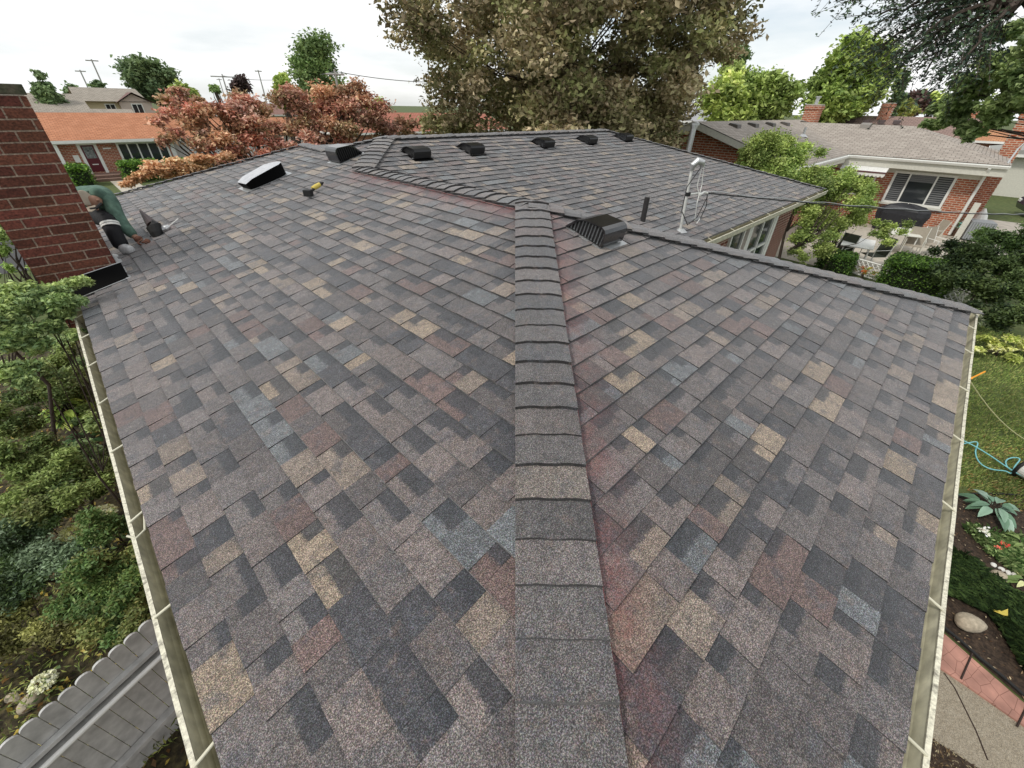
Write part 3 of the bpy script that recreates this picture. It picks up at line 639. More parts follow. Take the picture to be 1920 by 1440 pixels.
for xx, yy in ((20.2, 7.55), (22.3, 7.55), (24.6, 7.55), (26.8, 7.55), (30.5, 7.6)):
    mb = MB(); z = ze + (yy - 4.2) * .31; mb.prism([(0, 0), (.1, .13), (.42, .17), (.46, .0)], (xx, yy + .2, z), (0, -1, -.29), (0, 0, 1), (.42, 0, 0)); mb.build('roof_vent', mat('aged_vent', (.10, .09, .08), .6), NB)
mb = MB(); mb.prism([(0, 0), (.1, .15), (.4, .15), (.45, 0)], (30.3, 4.4, zr - .05), (-1, 0, -.25), (0, 0, 1), (0, .42, 0)); mb.build('roof_vent', mat('grey_vent', (.22, .2, .18), .6), NB)
pb = at_y(1498, 275, 6.2); mb = MB(); mb.tube([(pb.x, 6.2, ze + 2.0 * .31 - .05), (pb.x, 6.2, ze + 2.0 * .31 + .35)], .06, 10); mb.tube([(pb.x, 6.2, ze + 2.0 * .31 - .03), (pb.x, 6.2, ze + 2 * .31 + .08)], [.22, .07], 10); mb.build('vent_pipe', M['galv'], NB)
MB().tube([(26.9, -1.0, 2.85), (27.2, -1.05, 3.35), (27.25, -1.15, 3.6), (27.28, -1.3, 3.5)], .03, 8).build('service_mast', M['galv'], NB)
# metal flue pipe rising behind the far corner of our roof
fp = MB(); fp.tube([(14.5, 6.55, 0), (14.5, 6.55, 3.95)], .085, 12)
f_ = tag(fp.build('flue_pipe', M['galv']), 'tall pale metal flue pipe rising behind the right roof edge', 'flue pipe')
MB().tube([(14.5, 6.55, 3.95), (14.5, 6.55, 4.0), (14.5, 6.55, 4.0), (14.5, 6.55, 4.06), (14.5, 6.55, 4.1)], [.11, .11, .15, .15, .07], 12).build('rain_cap', M['galv'], f_)
# ------------------------------------------------------------------ far houses
def simple_house(label, cx, cy, wx, wy, zw, zr, wallm, roofm_, ridge='x', hip=0, ov=.45, group=None, zb=0):
    h = empty('house', label, 'house', group)
    MB().box(cx - wx / 2, cx + wx / 2, cy - wy / 2, cy + wy / 2, zb, zw).build('wall', wallm, h)
    a, b = wx / 2 + ov, wy / 2 + ov; mb = MB(); zo = zw + .03
    if ridge == 'x':
        r = a - hip; A, B = (cx - r, cy, zr), (cx + r, cy, zr)
        c = [(cx - a, cy - b, zo), (cx + a, cy - b, zo), (cx + a, cy + b, zo), (cx - a, cy + b, zo)]
        mb.poly([c[0], c[1], B, A]); mb.poly([c[2], c[3], A, B]); mb.poly([c[1], c[2], B]); mb.poly([c[3], c[0], A])
    else:
        r = b - hip; A, B = (cx, cy - r, zr), (cx, cy + r, zr)
        c = [(cx - a, cy - b, zo), (cx + a, cy - b, zo), (cx + a, cy + b, zo), (cx - a, cy + b, zo)]
        mb.poly([c[0], c[1], A]); mb.poly([c[1], c[2], B, A]); mb.poly([c[2], c[3], B]); mb.poly([c[3], c[0], A, B])
    mb.build('roof', roofm_, h)
    mb = MB(); t = .16
    mb.box(cx - a, cx + a, cy - b - .03, cy - b + .02, zo - t, zo - .004); mb.box(cx - a, cx + a, cy + b - .02, cy + b + .03, zo - t, zo - .004)
    mb.box(cx - a - .03, cx - a + .02, cy - b + .021, cy + b - .021, zo - t, zo - .004); mb.box(cx + a - .02, cx + a + .03, cy - b + .021, cy + b - .021, zo - t, zo - .004)
    mb.build('fascia', M['white'], h); return h
rm_or = roofm('orange_roof', 'x', (.50, .225, .125), (.40, .165, .085), .3, .16)
rm_or2 = roofm('rust_roof', 'x', (.42, .17, .12), (.34, .13, .09), .3, .16)
rm_tan = roofm('tan_grey_roof', 'x', (.36, .32, .27), (.28, .25, .21), .35, .2)
rm_br = roofm('brown_roof', 'y', (.30, .21, .18), (.24, .165, .145), .3, .2)
rm_ory = roofm('orange_roof_side', 'y', (.50, .25, .13), (.38, .18, .1), .3, .2)
YS = 40.0
SH = empty('brick_house', 'red brick bungalow with orange roof and maroon front door across the street', 'house')
sx = YS / 33.5
MB().box(-6.5, 6.45, YS, YS + 8.5, 0, 2.12).build('wall', M['brick_x'], SH)
mb = MB(); mb.poly([(-7.5, YS - .6, 2.18), (6.9, YS - .6, 2.18), (6.9, YS + 4.4, 3.5), (-7.5, YS + 4.4, 3.5)]); mb.poly([(-7.5, YS + 4.4, 3.5), (6.9, YS + 4.4, 3.5), (6.9, YS + 9.2, 2.1), (-7.5, YS + 9.2, 2.1)]); mb.build('roof', rm_or, SH)
mb = MB(); mb.box(-7.5, 6.9, YS - .68, YS - .6, 2.02, 2.17); mb.box(-7.5, 6.9, YS - .6, YS + .0, 1.98, 2.02); mb.build('fascia', M['white'], SH)
mb = MB(); mb.box(.35, .55, YS - .5, YS - .3, 0, 2.0); mb.build('porch_post', M['white'], SH); mb = MB(); mb.box(6.2, 6.45, YS - .05, YS - .001, 0, 2.0); mb.build('porch_post', M['white'], SH)
mb = MB(); mb.box(1.42, 1.58, YS - .06, YS - .002, .3, 1.98); mb.box(2.22, 2.38, YS - .06, YS - .002, .3, 1.98); mb.box(1.58, 2.22, YS - .06, YS - .002, 1.88, 1.98); fr = mb.build('door_frame', M['white'], SH)
d_ = MB().box(1.58, 2.22, YS - .04, YS - .004, .4, 1.88).build('door', mat('maroon_door', (.10, .012, .02), .4), SH)
MB().box(1.66, 2.14, YS - .05, YS - .042, 1.15, 1.8).build('door_glass', mat('leaded_glass', (.3, .32, .32), .2, col2=(.06, .07, .07), nscale=9), d_)
MB().box(1.75, 2.05, YS - .052, YS - .042, .78, .83).build('mail_slot', M['white'], d_)
fw = window(SH, (3.35, YS - .004, .72), (1, 0, 0), 2.75, 1.26, (0, -1, 0), 5, .11)
MB().box(1.2, 2.9, YS - 1.5, YS - .02, 0, .3).box(1.3, 2.8, YS - 1.9, YS - 1.5, 0, .15).build('front_step', mat('step_brick', (.22, .14, .11), .9, noise=.2), SH)
MB().box(2.62, 3.02, YS - .05, YS - .003, 1.62, 1.7).build('house_number', M['white'], SH)
MB().box(1.02, 1.3, YS - .05, YS - .003, .95, 1.35).build('mailbox', M['white'], SH)
MB().box(6.451, 16.5, YS + 1.0, YS + 8, 0, 2.05).build('garage_wall', mat('white_siding', (.72, .73, .73), .6, noise=.05), SH)
mb = MB(); mb.poly([(6.3, YS + .5, 2.12), (17, YS + .5, 2.12), (17, YS + 4.6, 3.2), (6.3, YS + 4.6, 3.2)]); mb.build('garage_roof', rm_or, SH)
MB().box(6.46, 16.5, YS + .9, YS + .98, 0, .75).build('planter_wall', M['brick_x'], SH)
mb = MB().tube([(-2.3, YS + 3.2, 3.0), (-2.3, YS + 3.2, 3.45)], .07, 8).build('vent_pipe', M['black_metal'], SH)
# two-storey beige house behind
BH = empty('house', 'beige two-storey house with grey-brown roof and pink gabled bay behind the orange roof', 'house')
mk = mat('beige_siding', (.62, .52, .33), .7, noise=.05); mp_ = mat('pinkish_siding', (.56, .46, .40), .7, noise=.05); k = 65. / 60
MB().box(4.1, 7.2, 65, 73, 0, 4.1).build('wall', mk, BH); MB().box(7.201, 9.9, 64.5, 73, 0, 3.98).prism([(7.2, 3.98), (9.9, 3.98), (9.9, 4.0), (8.5, 4.72), (7.2, 4.0)], (0, 64.5, 0), (1, 0, 0), (0, 0, 1), (0, 7, 0)).build('bay_wall', mp_, BH)
mb = MB(); mb.poly([(3.95, 64.4, 4.05), (9.7, 64.4, 4.05), (9.45, 68, 5.2), (4.05, 68, 5.2)]); mb.poly([(4.05, 68, 5.2), (9.45, 68, 5.2), (9.45, 73.6, 3.9), (3.95, 73.6, 3.9)]); mb.build('roof', rm_tan, BH)
mb = MB(); mb.poly([(6.9, 64, 3.95), (8.5, 64, 4.86), (8.5, 70, 4.86), (6.9, 70, 3.95)]); mb.poly([(8.5, 64, 4.86), (10.25, 64, 3.95), (10.25, 70, 3.95), (8.5, 70, 4.86)]); mb.build('gable_roof', mat('maroon_edge_roof', (.16, .09, .08), .9), BH)
window(BH, (6.0, 64.99, 3.1), (1, 0, 0), .85, .75, (0, -1, 0), 2, .08); window(BH, (8.1, 64.49, 2.95), (1, 0, 0), .95, .95, (0, -1, 0), 2, .08)
simple_house('small brown-roofed house glimpsed through the red maple', 19.5, 66, 12, 8, 3.0, 4.1, mk, mat('brown_plain_roof', (.22, .12, .10), .9, noise=.12, nscale=4), 'x')
simple_house('low house with salmon roof and brick wall between the maple and the big bronze tree', 27.5, 42, 19, 8, 2.25, 3.65, M['brick_x'], rm_or2, 'x')
simple_house('low tan-roofed house at the left edge behind the chimney top', -3.2, 62, 14, 9, 3.2, 4.6, mk, rm_tan, 'x')
simple_house('grey-roofed low house left of the beige house', -1.0, 52, 14, 7, 2.1, 3.6, mk, rm_tan, 'x')
# right far houses
b1 = simple_house('brown-roofed brick house with five roof vents and white rake board', 46, 4.8, 9, 7.5, 2.9, 4.25, M['brick_y'], rm_br, 'y')
brick_chimney(b1, 45.5, 6.1, 3.4, 5.0, .7, .7, False)
for k in range(5):
    MB().prism([(0, 0), (.1, .14), (.4, .17), (.45, 0)], (44.2, 9.4 - .9 * k - 1, 3.93), (-1, 0, -.3), (0, 0, 1), (0, .42, 0)).build('roof_vent', mat('maroon_vent', (.06, .04, .04), .6), b1)
b2 = simple_house('orange-roofed hip house with chimney beyond the grey roof', 62, 3.0, 15, 9, 2.7, 4.2, M['brick_y'], rm_ory, 'y', hip=3)
brick_chimney(b2, 62, 1.6, 3.4, 4.7, .9, .8, False)
b3 = simple_house('pale far house roof between the flue pipe and the green trees', 52, 26, 8, 8, 3.4, 4.9, M['white'], mat('pale_roof', (.35, .35, .36), .9), 'x')
b4 = simple_house('low white garage with flat eave under the right tree', 50, -3.4, 12, 5, 2.4, 2.9, M['offwhite'], mat('flat_grey_roof', (.3, .3, .28), .9), 'x')
# ------------------------------------------------------------------ foliage
def leaf_mesh(name, pts, size, cols, mt, parent=None, asp=.5, up=.35, seed=0, smin=.6, kind=None):
    rng = np.random.default_rng(seed); n = len(pts)
    a = rng.normal(size=(n, 3)); a[:, 2] *= .6; a /= np.linalg.norm(a, axis=1)[:, None]
    nn = rng.normal(size=(n, 3)); nn[:, 2] += up * 3; b = np.cross(nn, a); b /= np.linalg.norm(b, axis=1)[:, None] + 1e-9
    s = size * rng.uniform(smin, 1.25, n)[:, None]
    fold = np.cross(a, b) * s * .12
    V = np.stack([pts - a * s * .5, pts + b * s * asp * .5 + fold, pts + a * s * .5, pts - b * s * asp * .5 + fold], 1).reshape(-1, 3)
    me = bpy.data.meshes.new(name); me.vertices.add(n * 4); me.vertices.foreach_set('co', V.ravel().astype(np.float32))
    me.loops.add(n * 4); me.loops.foreach_set('vertex_index', np.arange(n * 4, dtype=np.int32))
    me.polygons.add(n); me.polygons.foreach_set('loop_start', np.arange(0, n * 4, 4, dtype=np.int32)); me.polygons.foreach_set('loop_total', np.full(n, 4, dtype=np.int32))
    me.update(calc_edges=True)
    ca = me.color_attributes.new('col', 'FLOAT_COLOR', 'POINT'); c4 = np.ones((n, 4, 4)); c4[:, :, :3] = cols[:, None, :]; ca.data.foreach_set('color', c4.ravel().astype(np.float32))
    me.materials.append(mt); o = bpy.data.objects.new(name, me); COL.objects.link(o)
    if parent: o.parent = parent
    if kind: o['kind'] = kind
    return o
def lin(c): return tuple((x / 255 / 12.92) if x < 10 else ((x / 255 + .055) / 1.055) ** 2.4 for x in c)
LEAFK = 1.6
def colmix(rng, n, pal, clump_id=None, nclump=1, var=.22):
    pal = np.array([lin(c) for c in pal]); base = pal[rng.integers(0, len(pal), n)]
    if clump_id is not None:
        cp = pal[rng.integers(0, len(pal), nclump)]; base = base * .5 + cp[clump_id] * .5
        base = base * rng.uniform(.75, 1.25, nclump)[clump_id][:, None]
    return np.clip(base * LEAFK * rng.uniform(1 - var, 1 + var, n)[:, None], 0, .9)
SPREAD = .75
def clump_points(rng, C, Rr, n, flat=.75, hollow=.45, sub=0):
    """n points shared over clumps (centres C, radii Rr): denser towards each clump's skin"""
    wts = Rr ** 2; wts = wts / wts.sum(); idx = rng.choice(len(C), n, p=wts)
    d = rng.normal(size=(n, 3)); d /= np.linalg.norm(d, axis=1)[:, None]; r = rng.uniform(hollow ** 2, 1, n) ** .5
    # uneven outline: lobes on every clump
    ph = rng.uniform(0, 6.28, (len(C), 3)); wob = 1 + .22 * np.sin(d[:, 0] * 5 + ph[idx, 0]) * np.sin(d[:, 1] * 5 + ph[idx, 1]) + .18 * np.sin(d[:, 2] * 7 + ph[idx, 2])
    r = r * wob * .95; tail = rng.random(n) < .45; r[tail] *= rng.uniform(1., 1.0 + SPREAD, tail.sum())
    P = C[idx] + d * (r * Rr[idx])[:, None] * np.array([1, 1, flat]); return P, idx
def branches(parent, name, root, targets, r0, mt, rng, split=.45):
    mb = MB(); root = Vector(root)
    for t in targets:
        t = Vector(t); mid = root.lerp(t, split); mid.z = root.z + (t.z - root.z) * (split * .7); mid += Vector(rng.normal(size=3) * (t - root).length * .05)
        mb.tube([root, mid, mid.lerp(t, .55) + Vector(rng.normal(size=3) * .08), t], [r0, r0 * .55, r0 * .3, r0 * .08], 6)
    return mb.build(name, mt, parent)
def tree(name, label, cat, clumps, leaf, n, pal, base=None, trunk_r=.2, seed=0, flat=.75, hollow=.45, mt='leaf', group=None, up=.35, asp=.55, nb=14, trunk_top=None, smin=.6, bark='bark', br=.5):
    """clumps: list of (x,y,z,r)"""
    rng = np.random.default_rng(seed); C = np.array([c[:3] for c in clumps], float); Rr = np.array([c[3] for c in clumps], float)
    t = empty(name, label, cat, group); P, idx = clump_points(rng, C, Rr, n, flat, hollow); P[:, 2] = np.maximum(P[:, 2], .03)
    leaf_mesh('crown', P, leaf, colmix(rng, n, pal, idx, len(C)), M[mt], t, seed=seed, up=up, asp=asp, smin=smin)
    if base is None: base = (C[:, 0].mean(), C[:, 1].mean(), 0)
    b = Vector(base); top = Vector(trunk_top) if trunk_top else Vector((C[:, 0].mean(), C[:, 1].mean(), C[:, 2].mean()))
    mid = b.lerp(top, .5) + Vector((rng.normal() * .1, rng.normal() * .1, 0)); 
    mb = MB(); mb.tube([b, b + Vector((0, 0, .15)), mid, top], [trunk_r * 1.35, trunk_r, trunk_r * .8, trunk_r * .45], 10); mb.build('trunk', M[bark], t)
    sel = rng.choice(len(C), min(nb, len(C)), replace=False); branches(t, 'branches', b.lerp(top, .55), C[sel], trunk_r * br, M[bark], rng)
    return t
def crown_at(pxl, pxr, pyt, pyb, D, nc, rfrac, seed, power=1.0, ellip=True, shape='ell', depth=1.):
    """clumps filling a crown that spans the given image box at horizontal distance D"""
    rng = np.random.default_rng(seed); pm = (pxl + pxr) / 2; l, r_ = at_d(pxl, (pyt + pyb) / 2, D), at_d(pxr, (pyt + pyb) / 2, D); c = (l + r_) / 2; hw = (l - r_).length / 2
    zt, zb = at_d(pm, pyt, D).z, at_d(pm, pyb, D).z; hz = (zt - zb) / 2; cz = (zt + zb) / 2; out = []; rr = rfrac * min(hw, hz)
    while len(out) < nc:
        q = rng.uniform(-1, 1, 3)
        if shape == 'ell':
            if (q ** 2).sum() > 1 or (q ** 2).sum() < .16: continue
        elif shape == 'cone':
            if math.hypot(q[0], q[1]) > (1 - q[2]) / 2 + .08: continue
        elif shape == 'col':
            if math.hypot(q[0], q[1]) > 1 - .25 * max(0, q[2]): continue
        out.append((c.x + q[0] * (hw - rr * .8), c.y + q[1] * (hw - rr * .8) * depth, cz + q[2] * (hz - rr * .7), rr * rng.uniform(.7, 1.25)))
    return out, (c.x, c.y, 0)
def ptree(name, label, box, D, leaf, n, pal, nc=40, rf=.3, seed=1, shape='ell', cat='tree', trunk_r=.25, depth=1., **kw):
    cl, b = crown_at(*box, D, nc, rf, seed, shape=shape, depth=depth)
    return tree(name, label, cat, cl, leaf, n, pal, base=b, trunk_r=trunk_r, seed=seed, **kw)
# copper beech
PB = [(172, 158, 126), (108, 106, 72), (124, 120, 84), (146, 136, 104), (166, 152, 124), (88, 82, 62), (184, 166, 138), (118, 124, 78), (104, 92, 72), (134, 136, 92), (94, 100, 64)]
rng = np.random.default_rng(5); cl = []
ctr = at_d(1045, 230, 18.5); bx, by = ctr.x, ctr.y
lat = Vector((-ctr.y, ctr.x, 0)).normalized(); fwd = Vector((ctr.x, ctr.y, 0)).normalized()
while len(cl) < 900:
    q = rng.uniform(-1, 1, 3); z = 3.3 + (q[2] + 1) / 2 * 12.5; rr_ = math.hypot(q[0], q[1])
    wl = float(np.interp(z, [3.2, 4.5, 7, 11, 15.8], [4.0, 5.3, 5.9, 5.8, 4.2])) * (1 + .07 * math.sin(z * 2.1) + .05 * math.sin(z * 4.7 + 1))
    if rr_ > 1 or (rr_ < .72 and rng.random() < .55): continue
    p = Vector((bx, by, z)) + lat * (q[0] * (wl - .5)) + fwd * (q[1] * (wl - .5)); cl.append((p.x, p.y, z - .5 * rr_ ** 2, rng.uniform(.34, .85)))
SPREAD = .35
tree('copper_beech', 'huge bronze and olive leaved beech towering behind the roof ridge', 'tree', cl, .18, 260000, PB, base=(bx, by, 0), trunk_r=.36, br=.12, seed=6, flat=.62, hollow=.3, nb=26, trunk_top=(bx, by, 9), smin=.5, bark='bark', mt='leafdull')
SPREAD = .75
# red japanese maple
PM = [(174, 120, 104), (184, 134, 114), (152, 116, 98), (174, 142, 108), (128, 104, 88), (198, 162, 148), (160, 136, 108), (140, 130, 94), (176, 116, 102)]
cl = []; rng = np.random.default_rng(9)
for (px, py, r, D) in [(325, 195, 40, 15.5), (365, 215, 48, 15), (330, 250, 42, 14.6), (420, 200, 52, 15.5), (400, 255, 50, 14.6), (450, 235, 50, 15), (470, 190, 46, 16), (520, 200, 48, 16), (545, 175, 36, 16.5), (500, 250, 52, 15), (560, 230, 48, 15.6), (600, 195, 50, 16), (650, 185, 46, 16.4), (670, 170, 34, 16.6), (640, 230, 44, 16), (590, 265, 42, 15.2), (700, 235, 42, 16.4), (735, 250, 34, 16.6), (770, 235, 26, 17), (440, 285, 40, 14.4), (380, 290, 36, 14.2), (520, 285, 40, 14.8), (690, 205, 38, 16.4), (300, 225, 26, 15), (640, 265, 30, 15.8), (345, 180, 30, 15.6)]:
    c = at_d(px, py, D); e = at_d(px + r, py, D); rr = (c - e).length * .95
    for k in range(4): q = rng.normal(size=3) * rr * .42; cl.append((c.x + q[0], c.y + q[1], c.z + q[2] * .6, rr * rng.uniform(.36, .6)))
cm = at_d(520, 290, 15.5)
tree('japanese_maple', 'spreading red and orange japanese maple behind the left roof edge', 'tree', cl, .12, 44000, PM, mt='leaf', base=(cm.x, cm.y, 0), trunk_r=.16, seed=10, flat=.55, hollow=.2, nb=70, trunk_top=(cm.x, cm.y, 2.5), smin=.5, up=.8)
cl = [];
for (px, py, r, D) in [(270, 330, 26, 12.4), (300, 318, 30, 12.6), (335, 305, 26, 12.8), (370, 300, 24, 13), (410, 300, 26, 13), (245, 345, 18, 12.3), (350, 320, 26, 12.6)]:
    c = at_d(px, py, D); rr = (c - at_d(px + r, py, D)).length
    for k in range(3): q = rng.normal(size=3) * rr * .4; cl.append((c.x + q[0], c.y + q[1], c.z + q[2] * .5, rr * .55))
tree('maple_shrub', 'low orange and tan leaved shrub along the left roof edge', 'shrub', cl, .10, 9000, [(196, 158, 124), (176, 134, 98), (208, 172, 140), (150, 122, 86)], trunk_r=.05, seed=13, flat=.5, hollow=.2, up=.9)
# distant trees, left
GF = [(110, 132, 80), (96, 118, 72), (126, 146, 92), (82, 102, 64), (138, 158, 102)]
GY = [(152, 164, 88), (134, 150, 76), (170, 180, 104), (114, 134, 68)]
GD = [(92, 112, 78), (104, 124, 84), (118, 136, 92), (80, 98, 70)]
ptree('poplar_tree', 'tall light green tree leaning left beyond the red maple', (545, 655, 62, 215), 60, .42, 15000, GF, nc=34, rf=.42, seed=20, shape='col', depth=.6)
ptree('green_tree', 'broad green tree behind the beige house', (225, 350, 103, 210), 75, .5, 15000, GD, nc=34, rf=.34, seed=21)
ptree('green_tree', 'blue-green conifer-like tree right of the chimney top', (56, 120, 126, 215), 60, .4, 10000, GD, nc=26, rf=.4, seed=22, shape='cone')
ptree('small_tree', 'small sparse tree left of the beige roof', (112, 152, 146, 205), 80, .5, 900, GD, nc=10, rf=.5, seed=23)
ptree('small_tree', 'small sparse tree standing over the beige ridge', (165, 200, 146, 175), 90, .5, 500, GD, nc=6, rf=.5, seed=24)
ptree('plum_tree', 'small dark purple tree between two light poles', (428, 476, 132, 185), 60, .4, 1800, [(70, 56, 56), (86, 68, 62), (60, 52, 50)], nc=14, rf=.4, seed=25)
ptree('yellow_tree', 'yellow-green tree rising behind the red maple', (512, 560, 132, 215), 40, .35, 2200, GY, nc=14, rf=.45, seed=26)
ptree('yellow_tree', 'yellow-green tree beside the beige house', (330, 372, 150, 225), 40, .35, 2000, GY, nc=14, rf=.45, seed=27)
ptree('far_tree', 'pale yellow tree low at the horizon left of the bronze tree', (680, 724, 180, 215), 70, .5, 700, GY, nc=8, rf=.5, seed=28)
ptree('small_tree', 'tiny sparse sapling beside the crossarm pole', (392, 410, 146, 178), 60, .4, 260, GF, nc=5, rf=.5, seed=29)
# trees, right
GR = [(118, 136, 72), (100, 120, 62), (142, 158, 88), (82, 102, 54), (156, 168, 102), (128, 146, 80)]
ptree('leafy_tree', 'bright green bushy tree left of the tall one behind the grey roof', (1330, 1520, 98, 250), 38, .32, 26000, GR, nc=50, rf=.3, seed=30)
ptree('leafy_tree', 'yellow-green tree peeking out right of the bronze beech', (1310, 1420, 135, 245), 34, .3, 11000, GY, nc=26, rf=.36, seed=31)
ptree('leafy_tree', 'tall light green maple behind the brick chimney', (1505, 1690, 45, 250), 46, .38, 34000, GR + [(160, 176, 92)], nc=64, rf=.28, seed=32, trunk_r=.4)
ptree('far_tree', 'slim green tree half hidden behind the bronze beech crown', (1335, 1410, 70, 190), 45, .4, 1800, GD, nc=14, rf=.4, seed=33)
ptree('dark_tree', 'small dark green tree right of the tall light maple', (1655, 1700, 130, 230), 50, .4, 2600, GD, nc=14, rf=.4, seed=34)
ptree('purple_tree', 'round purple-leaved tree beyond the orange roof', (1685, 1745, 168, 225), 75, .5, 2200, [(84, 66, 64), (70, 56, 56), (100, 80, 72)], nc=14, rf=.4, seed=35)
ptree('far_tree', 'olive green round tree in front of the purple one', (1660, 1720, 182, 228), 68, .5, 2200, [(128, 140, 72), (110, 122, 62), (140, 146, 88)], nc=14, rf=.4, seed=36)
ptree('far_tree', 'pale green trees on the horizon right of the purple tree', (1715, 1790, 162, 225), 90, .6, 2200, GY, nc=16, rf=.4, seed=37)
# big overhanging tree on the right
cl = []; rng = np.random.default_rng(44)
for (px, py, r, D) in [(1900, 60, 40, 15), (1870, 110, 45, 15), (1920, 130, 55, 15), (1840, 160, 42, 15.5), (1890, 190, 50, 15), (1800, 195, 34, 16), (1850, 225, 38, 15.5), (1790, 225, 26, 16), (1760, 205, 22, 16.5), (1990, 100, 90, 14), (1990, 150, 60, 14), (1820, 250, 24, 15.6), (1745, 235, 18, 16.4)]:
    c = at_d(px, py, D); rr = (c - at_d(px + r, py, D)).length * .9
    for k in range(5): q = rng.normal(size=3) * rr * .5; cl.append((c.x + q[0], c.y + q[1], c.z + q[2] * .6, rr * rng.uniform(.4, .62)))
tb = at_d(2060, 300, 14)
tree('shade_tree', 'large dark green shade tree at the right edge above the neighbour roof', 'tree', cl, .14, 60000, [(116, 134, 84), (98, 118, 72), (136, 152, 96), (160, 174, 120), (84, 102, 64)], base=(14.5, -6.2, 0), trunk_r=.3, br=.2, seed=45, flat=.6, hollow=.3, nb=24, trunk_top=(15, -4.2, 6.5))
# drooping honey locust branches at the top right
HL = empty('locust_tree', 'fine feathery branches drooping into the top right sky', 'tree')
mbb = MB(); P = []; rng = np.random.default_rng(50); r0 = at_d(1960, -40, 6.5)
mbb.tube([at_d(2080, 60, 6.5), r0, at_d(1905, 0, 6.5), at_d(1850, -25, 6.4)], [.26, .17, .13, .08], 9)
mbb.tube([(r0.x - 1.5, r0.y - 5.5, 0), (r0.x - 1.0, r0.y - 4.5, 3.5), at_d(2080, 60, 6.5)], [.34, .28, .24], 10)
for (a, b) in [((1870, -10), (1640, 30)), ((1880, 0), (1655, 85)), ((1885, 5), (1680, 130)), ((1890, 5), (1740, 125)), ((1895, 8), (1800, 110)), ((1860, -20), (1610, -10)), ((1880, -5), (1700, 60)), ((1900, 10), (1840, 90)), ((1870, -20), (1560, -40)), ((1875, -5), (1720, 20)), ((1885, 0), (1765, 70)), ((1895, 10), (1790, 140)), ((1890, 0), (1690, 105))]:
    A_1, B_1 = at_d(*a, 6.4 + rng.uniform(-.4, .4)), at_d(*b, 6.2 + rng.uniform(-.8, .8)); pts = sag(A_1, B_1, 8, -.12); pts = [p + Vector(rng.normal(size=3) * .03) for p in pts]
    mbb.tube(pts, [.022 * (1 - .8 * i / 8) + .003 for i in range(9)], 5)
    for i in range(2, 9):
        for s_ in range(5):
            st = pts[i] + Vector(rng.normal(size=3) * .05); dr = (B_1 - A_1).normalized() * rng.uniform(.1, .34) + Vector(rng.normal(size=3) * .12) + Vector((0, 0, -.12)); en = st + dr; mbb.tube([st, en], .0022, 3, cap=False)
            for k in range(13): P.append(np.array(st.lerp(en, k / 12)) + rng.normal(size=3) * .014)
mbb.build('branches', M['bark'], HL)
P = np.array(P); leaf_mesh('crown', P, .048, colmix(rng, len(P), [(60, 76, 62), (48, 60, 52), (74, 92, 66)]), M['leaf'], HL, asp=.42, seed=51)
# ------------------------------------------------------------------ trimmed hedges and street-side plants
def bush(label, cl, leaf, n, pal, seed, cat='bush', name='bush', flat=.8, hollow=.5, up=.5, asp=.42, tr=.025, mt='leaf', **kw):
    return tree(name, label, cat, cl, leaf, n, pal, trunk_r=tr, seed=seed, flat=flat, hollow=hollow, up=up, asp=asp, nb=6, mt=mt, **kw)
def box_hedge(label, x0, x1, y0, y1, h, leaf, n, pal, seed, cat='hedge'):
    rng = np.random.default_rng(seed); t = empty('hedge', label, cat, loc=(0, 0, 0))
    u = rng.uniform(-1, 1, (n, 3)); k = rng.integers(0, 3, n); s_ = np.where(rng.random(n) < .5, -1, 1); 
    k = np.where(rng.random(n) < .35, 2, k); s_ = np.where(k == 2, 1, s_); u[np.arange(n), k] = s_ * rng.uniform(.82, 1.0, n)
    nr = (np.abs(u) ** 4).sum(1) ** .25; u = u / np.maximum(nr, 1)[:, None] * (1 + .05 * np.sin(u[:, :1] * 6 + 1) * np.cos(u[:, 1:2] * 5))
    P = np.stack([(x0 + x1) / 2 + u[:, 0] * (x1 - x0) / 2, (y0 + y1) / 2 + u[:, 1] * (y1 - y0) / 2, h / 2 + u[:, 2] * h / 2], 1); P += rng.normal(size=P.shape) * leaf * .4; P[:, 2] = np.maximum(P[:, 2], .02)
    leaf_mesh('crown', P, leaf, colmix(rng, n, pal), M['leaf'], t, seed=seed, up=.5)
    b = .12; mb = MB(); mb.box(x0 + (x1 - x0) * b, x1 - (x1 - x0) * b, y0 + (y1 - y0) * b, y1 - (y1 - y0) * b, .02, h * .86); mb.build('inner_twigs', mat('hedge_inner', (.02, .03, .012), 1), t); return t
HG = [(86, 118, 44), (70, 98, 40), (110, 142, 56), (54, 80, 34)]
box_hedge('trimmed green hedge left of the front steps across the street', .3, 1.35, YS - 3.6, YS - 2.0, 1.05, .16, 1600, HG, 60)
box_hedge('rounded trimmed hedge right of the front steps across the street', 2.75, 4.0, YS - 3.7, YS - 2.0, 1.1, .16, 1800, HG, 61)
box_hedge('second rounded hedge below the wide front window', 3.9, 4.9, YS - 3.0, YS - 1.2, 1.05, .16, 1500, HG, 62)
box_hedge('small trimmed hedge at the right end of the wide front window', 5.1, 7.2, YS - 2.6, YS - 1.2, 1.0, .16, 1900, HG, 63)
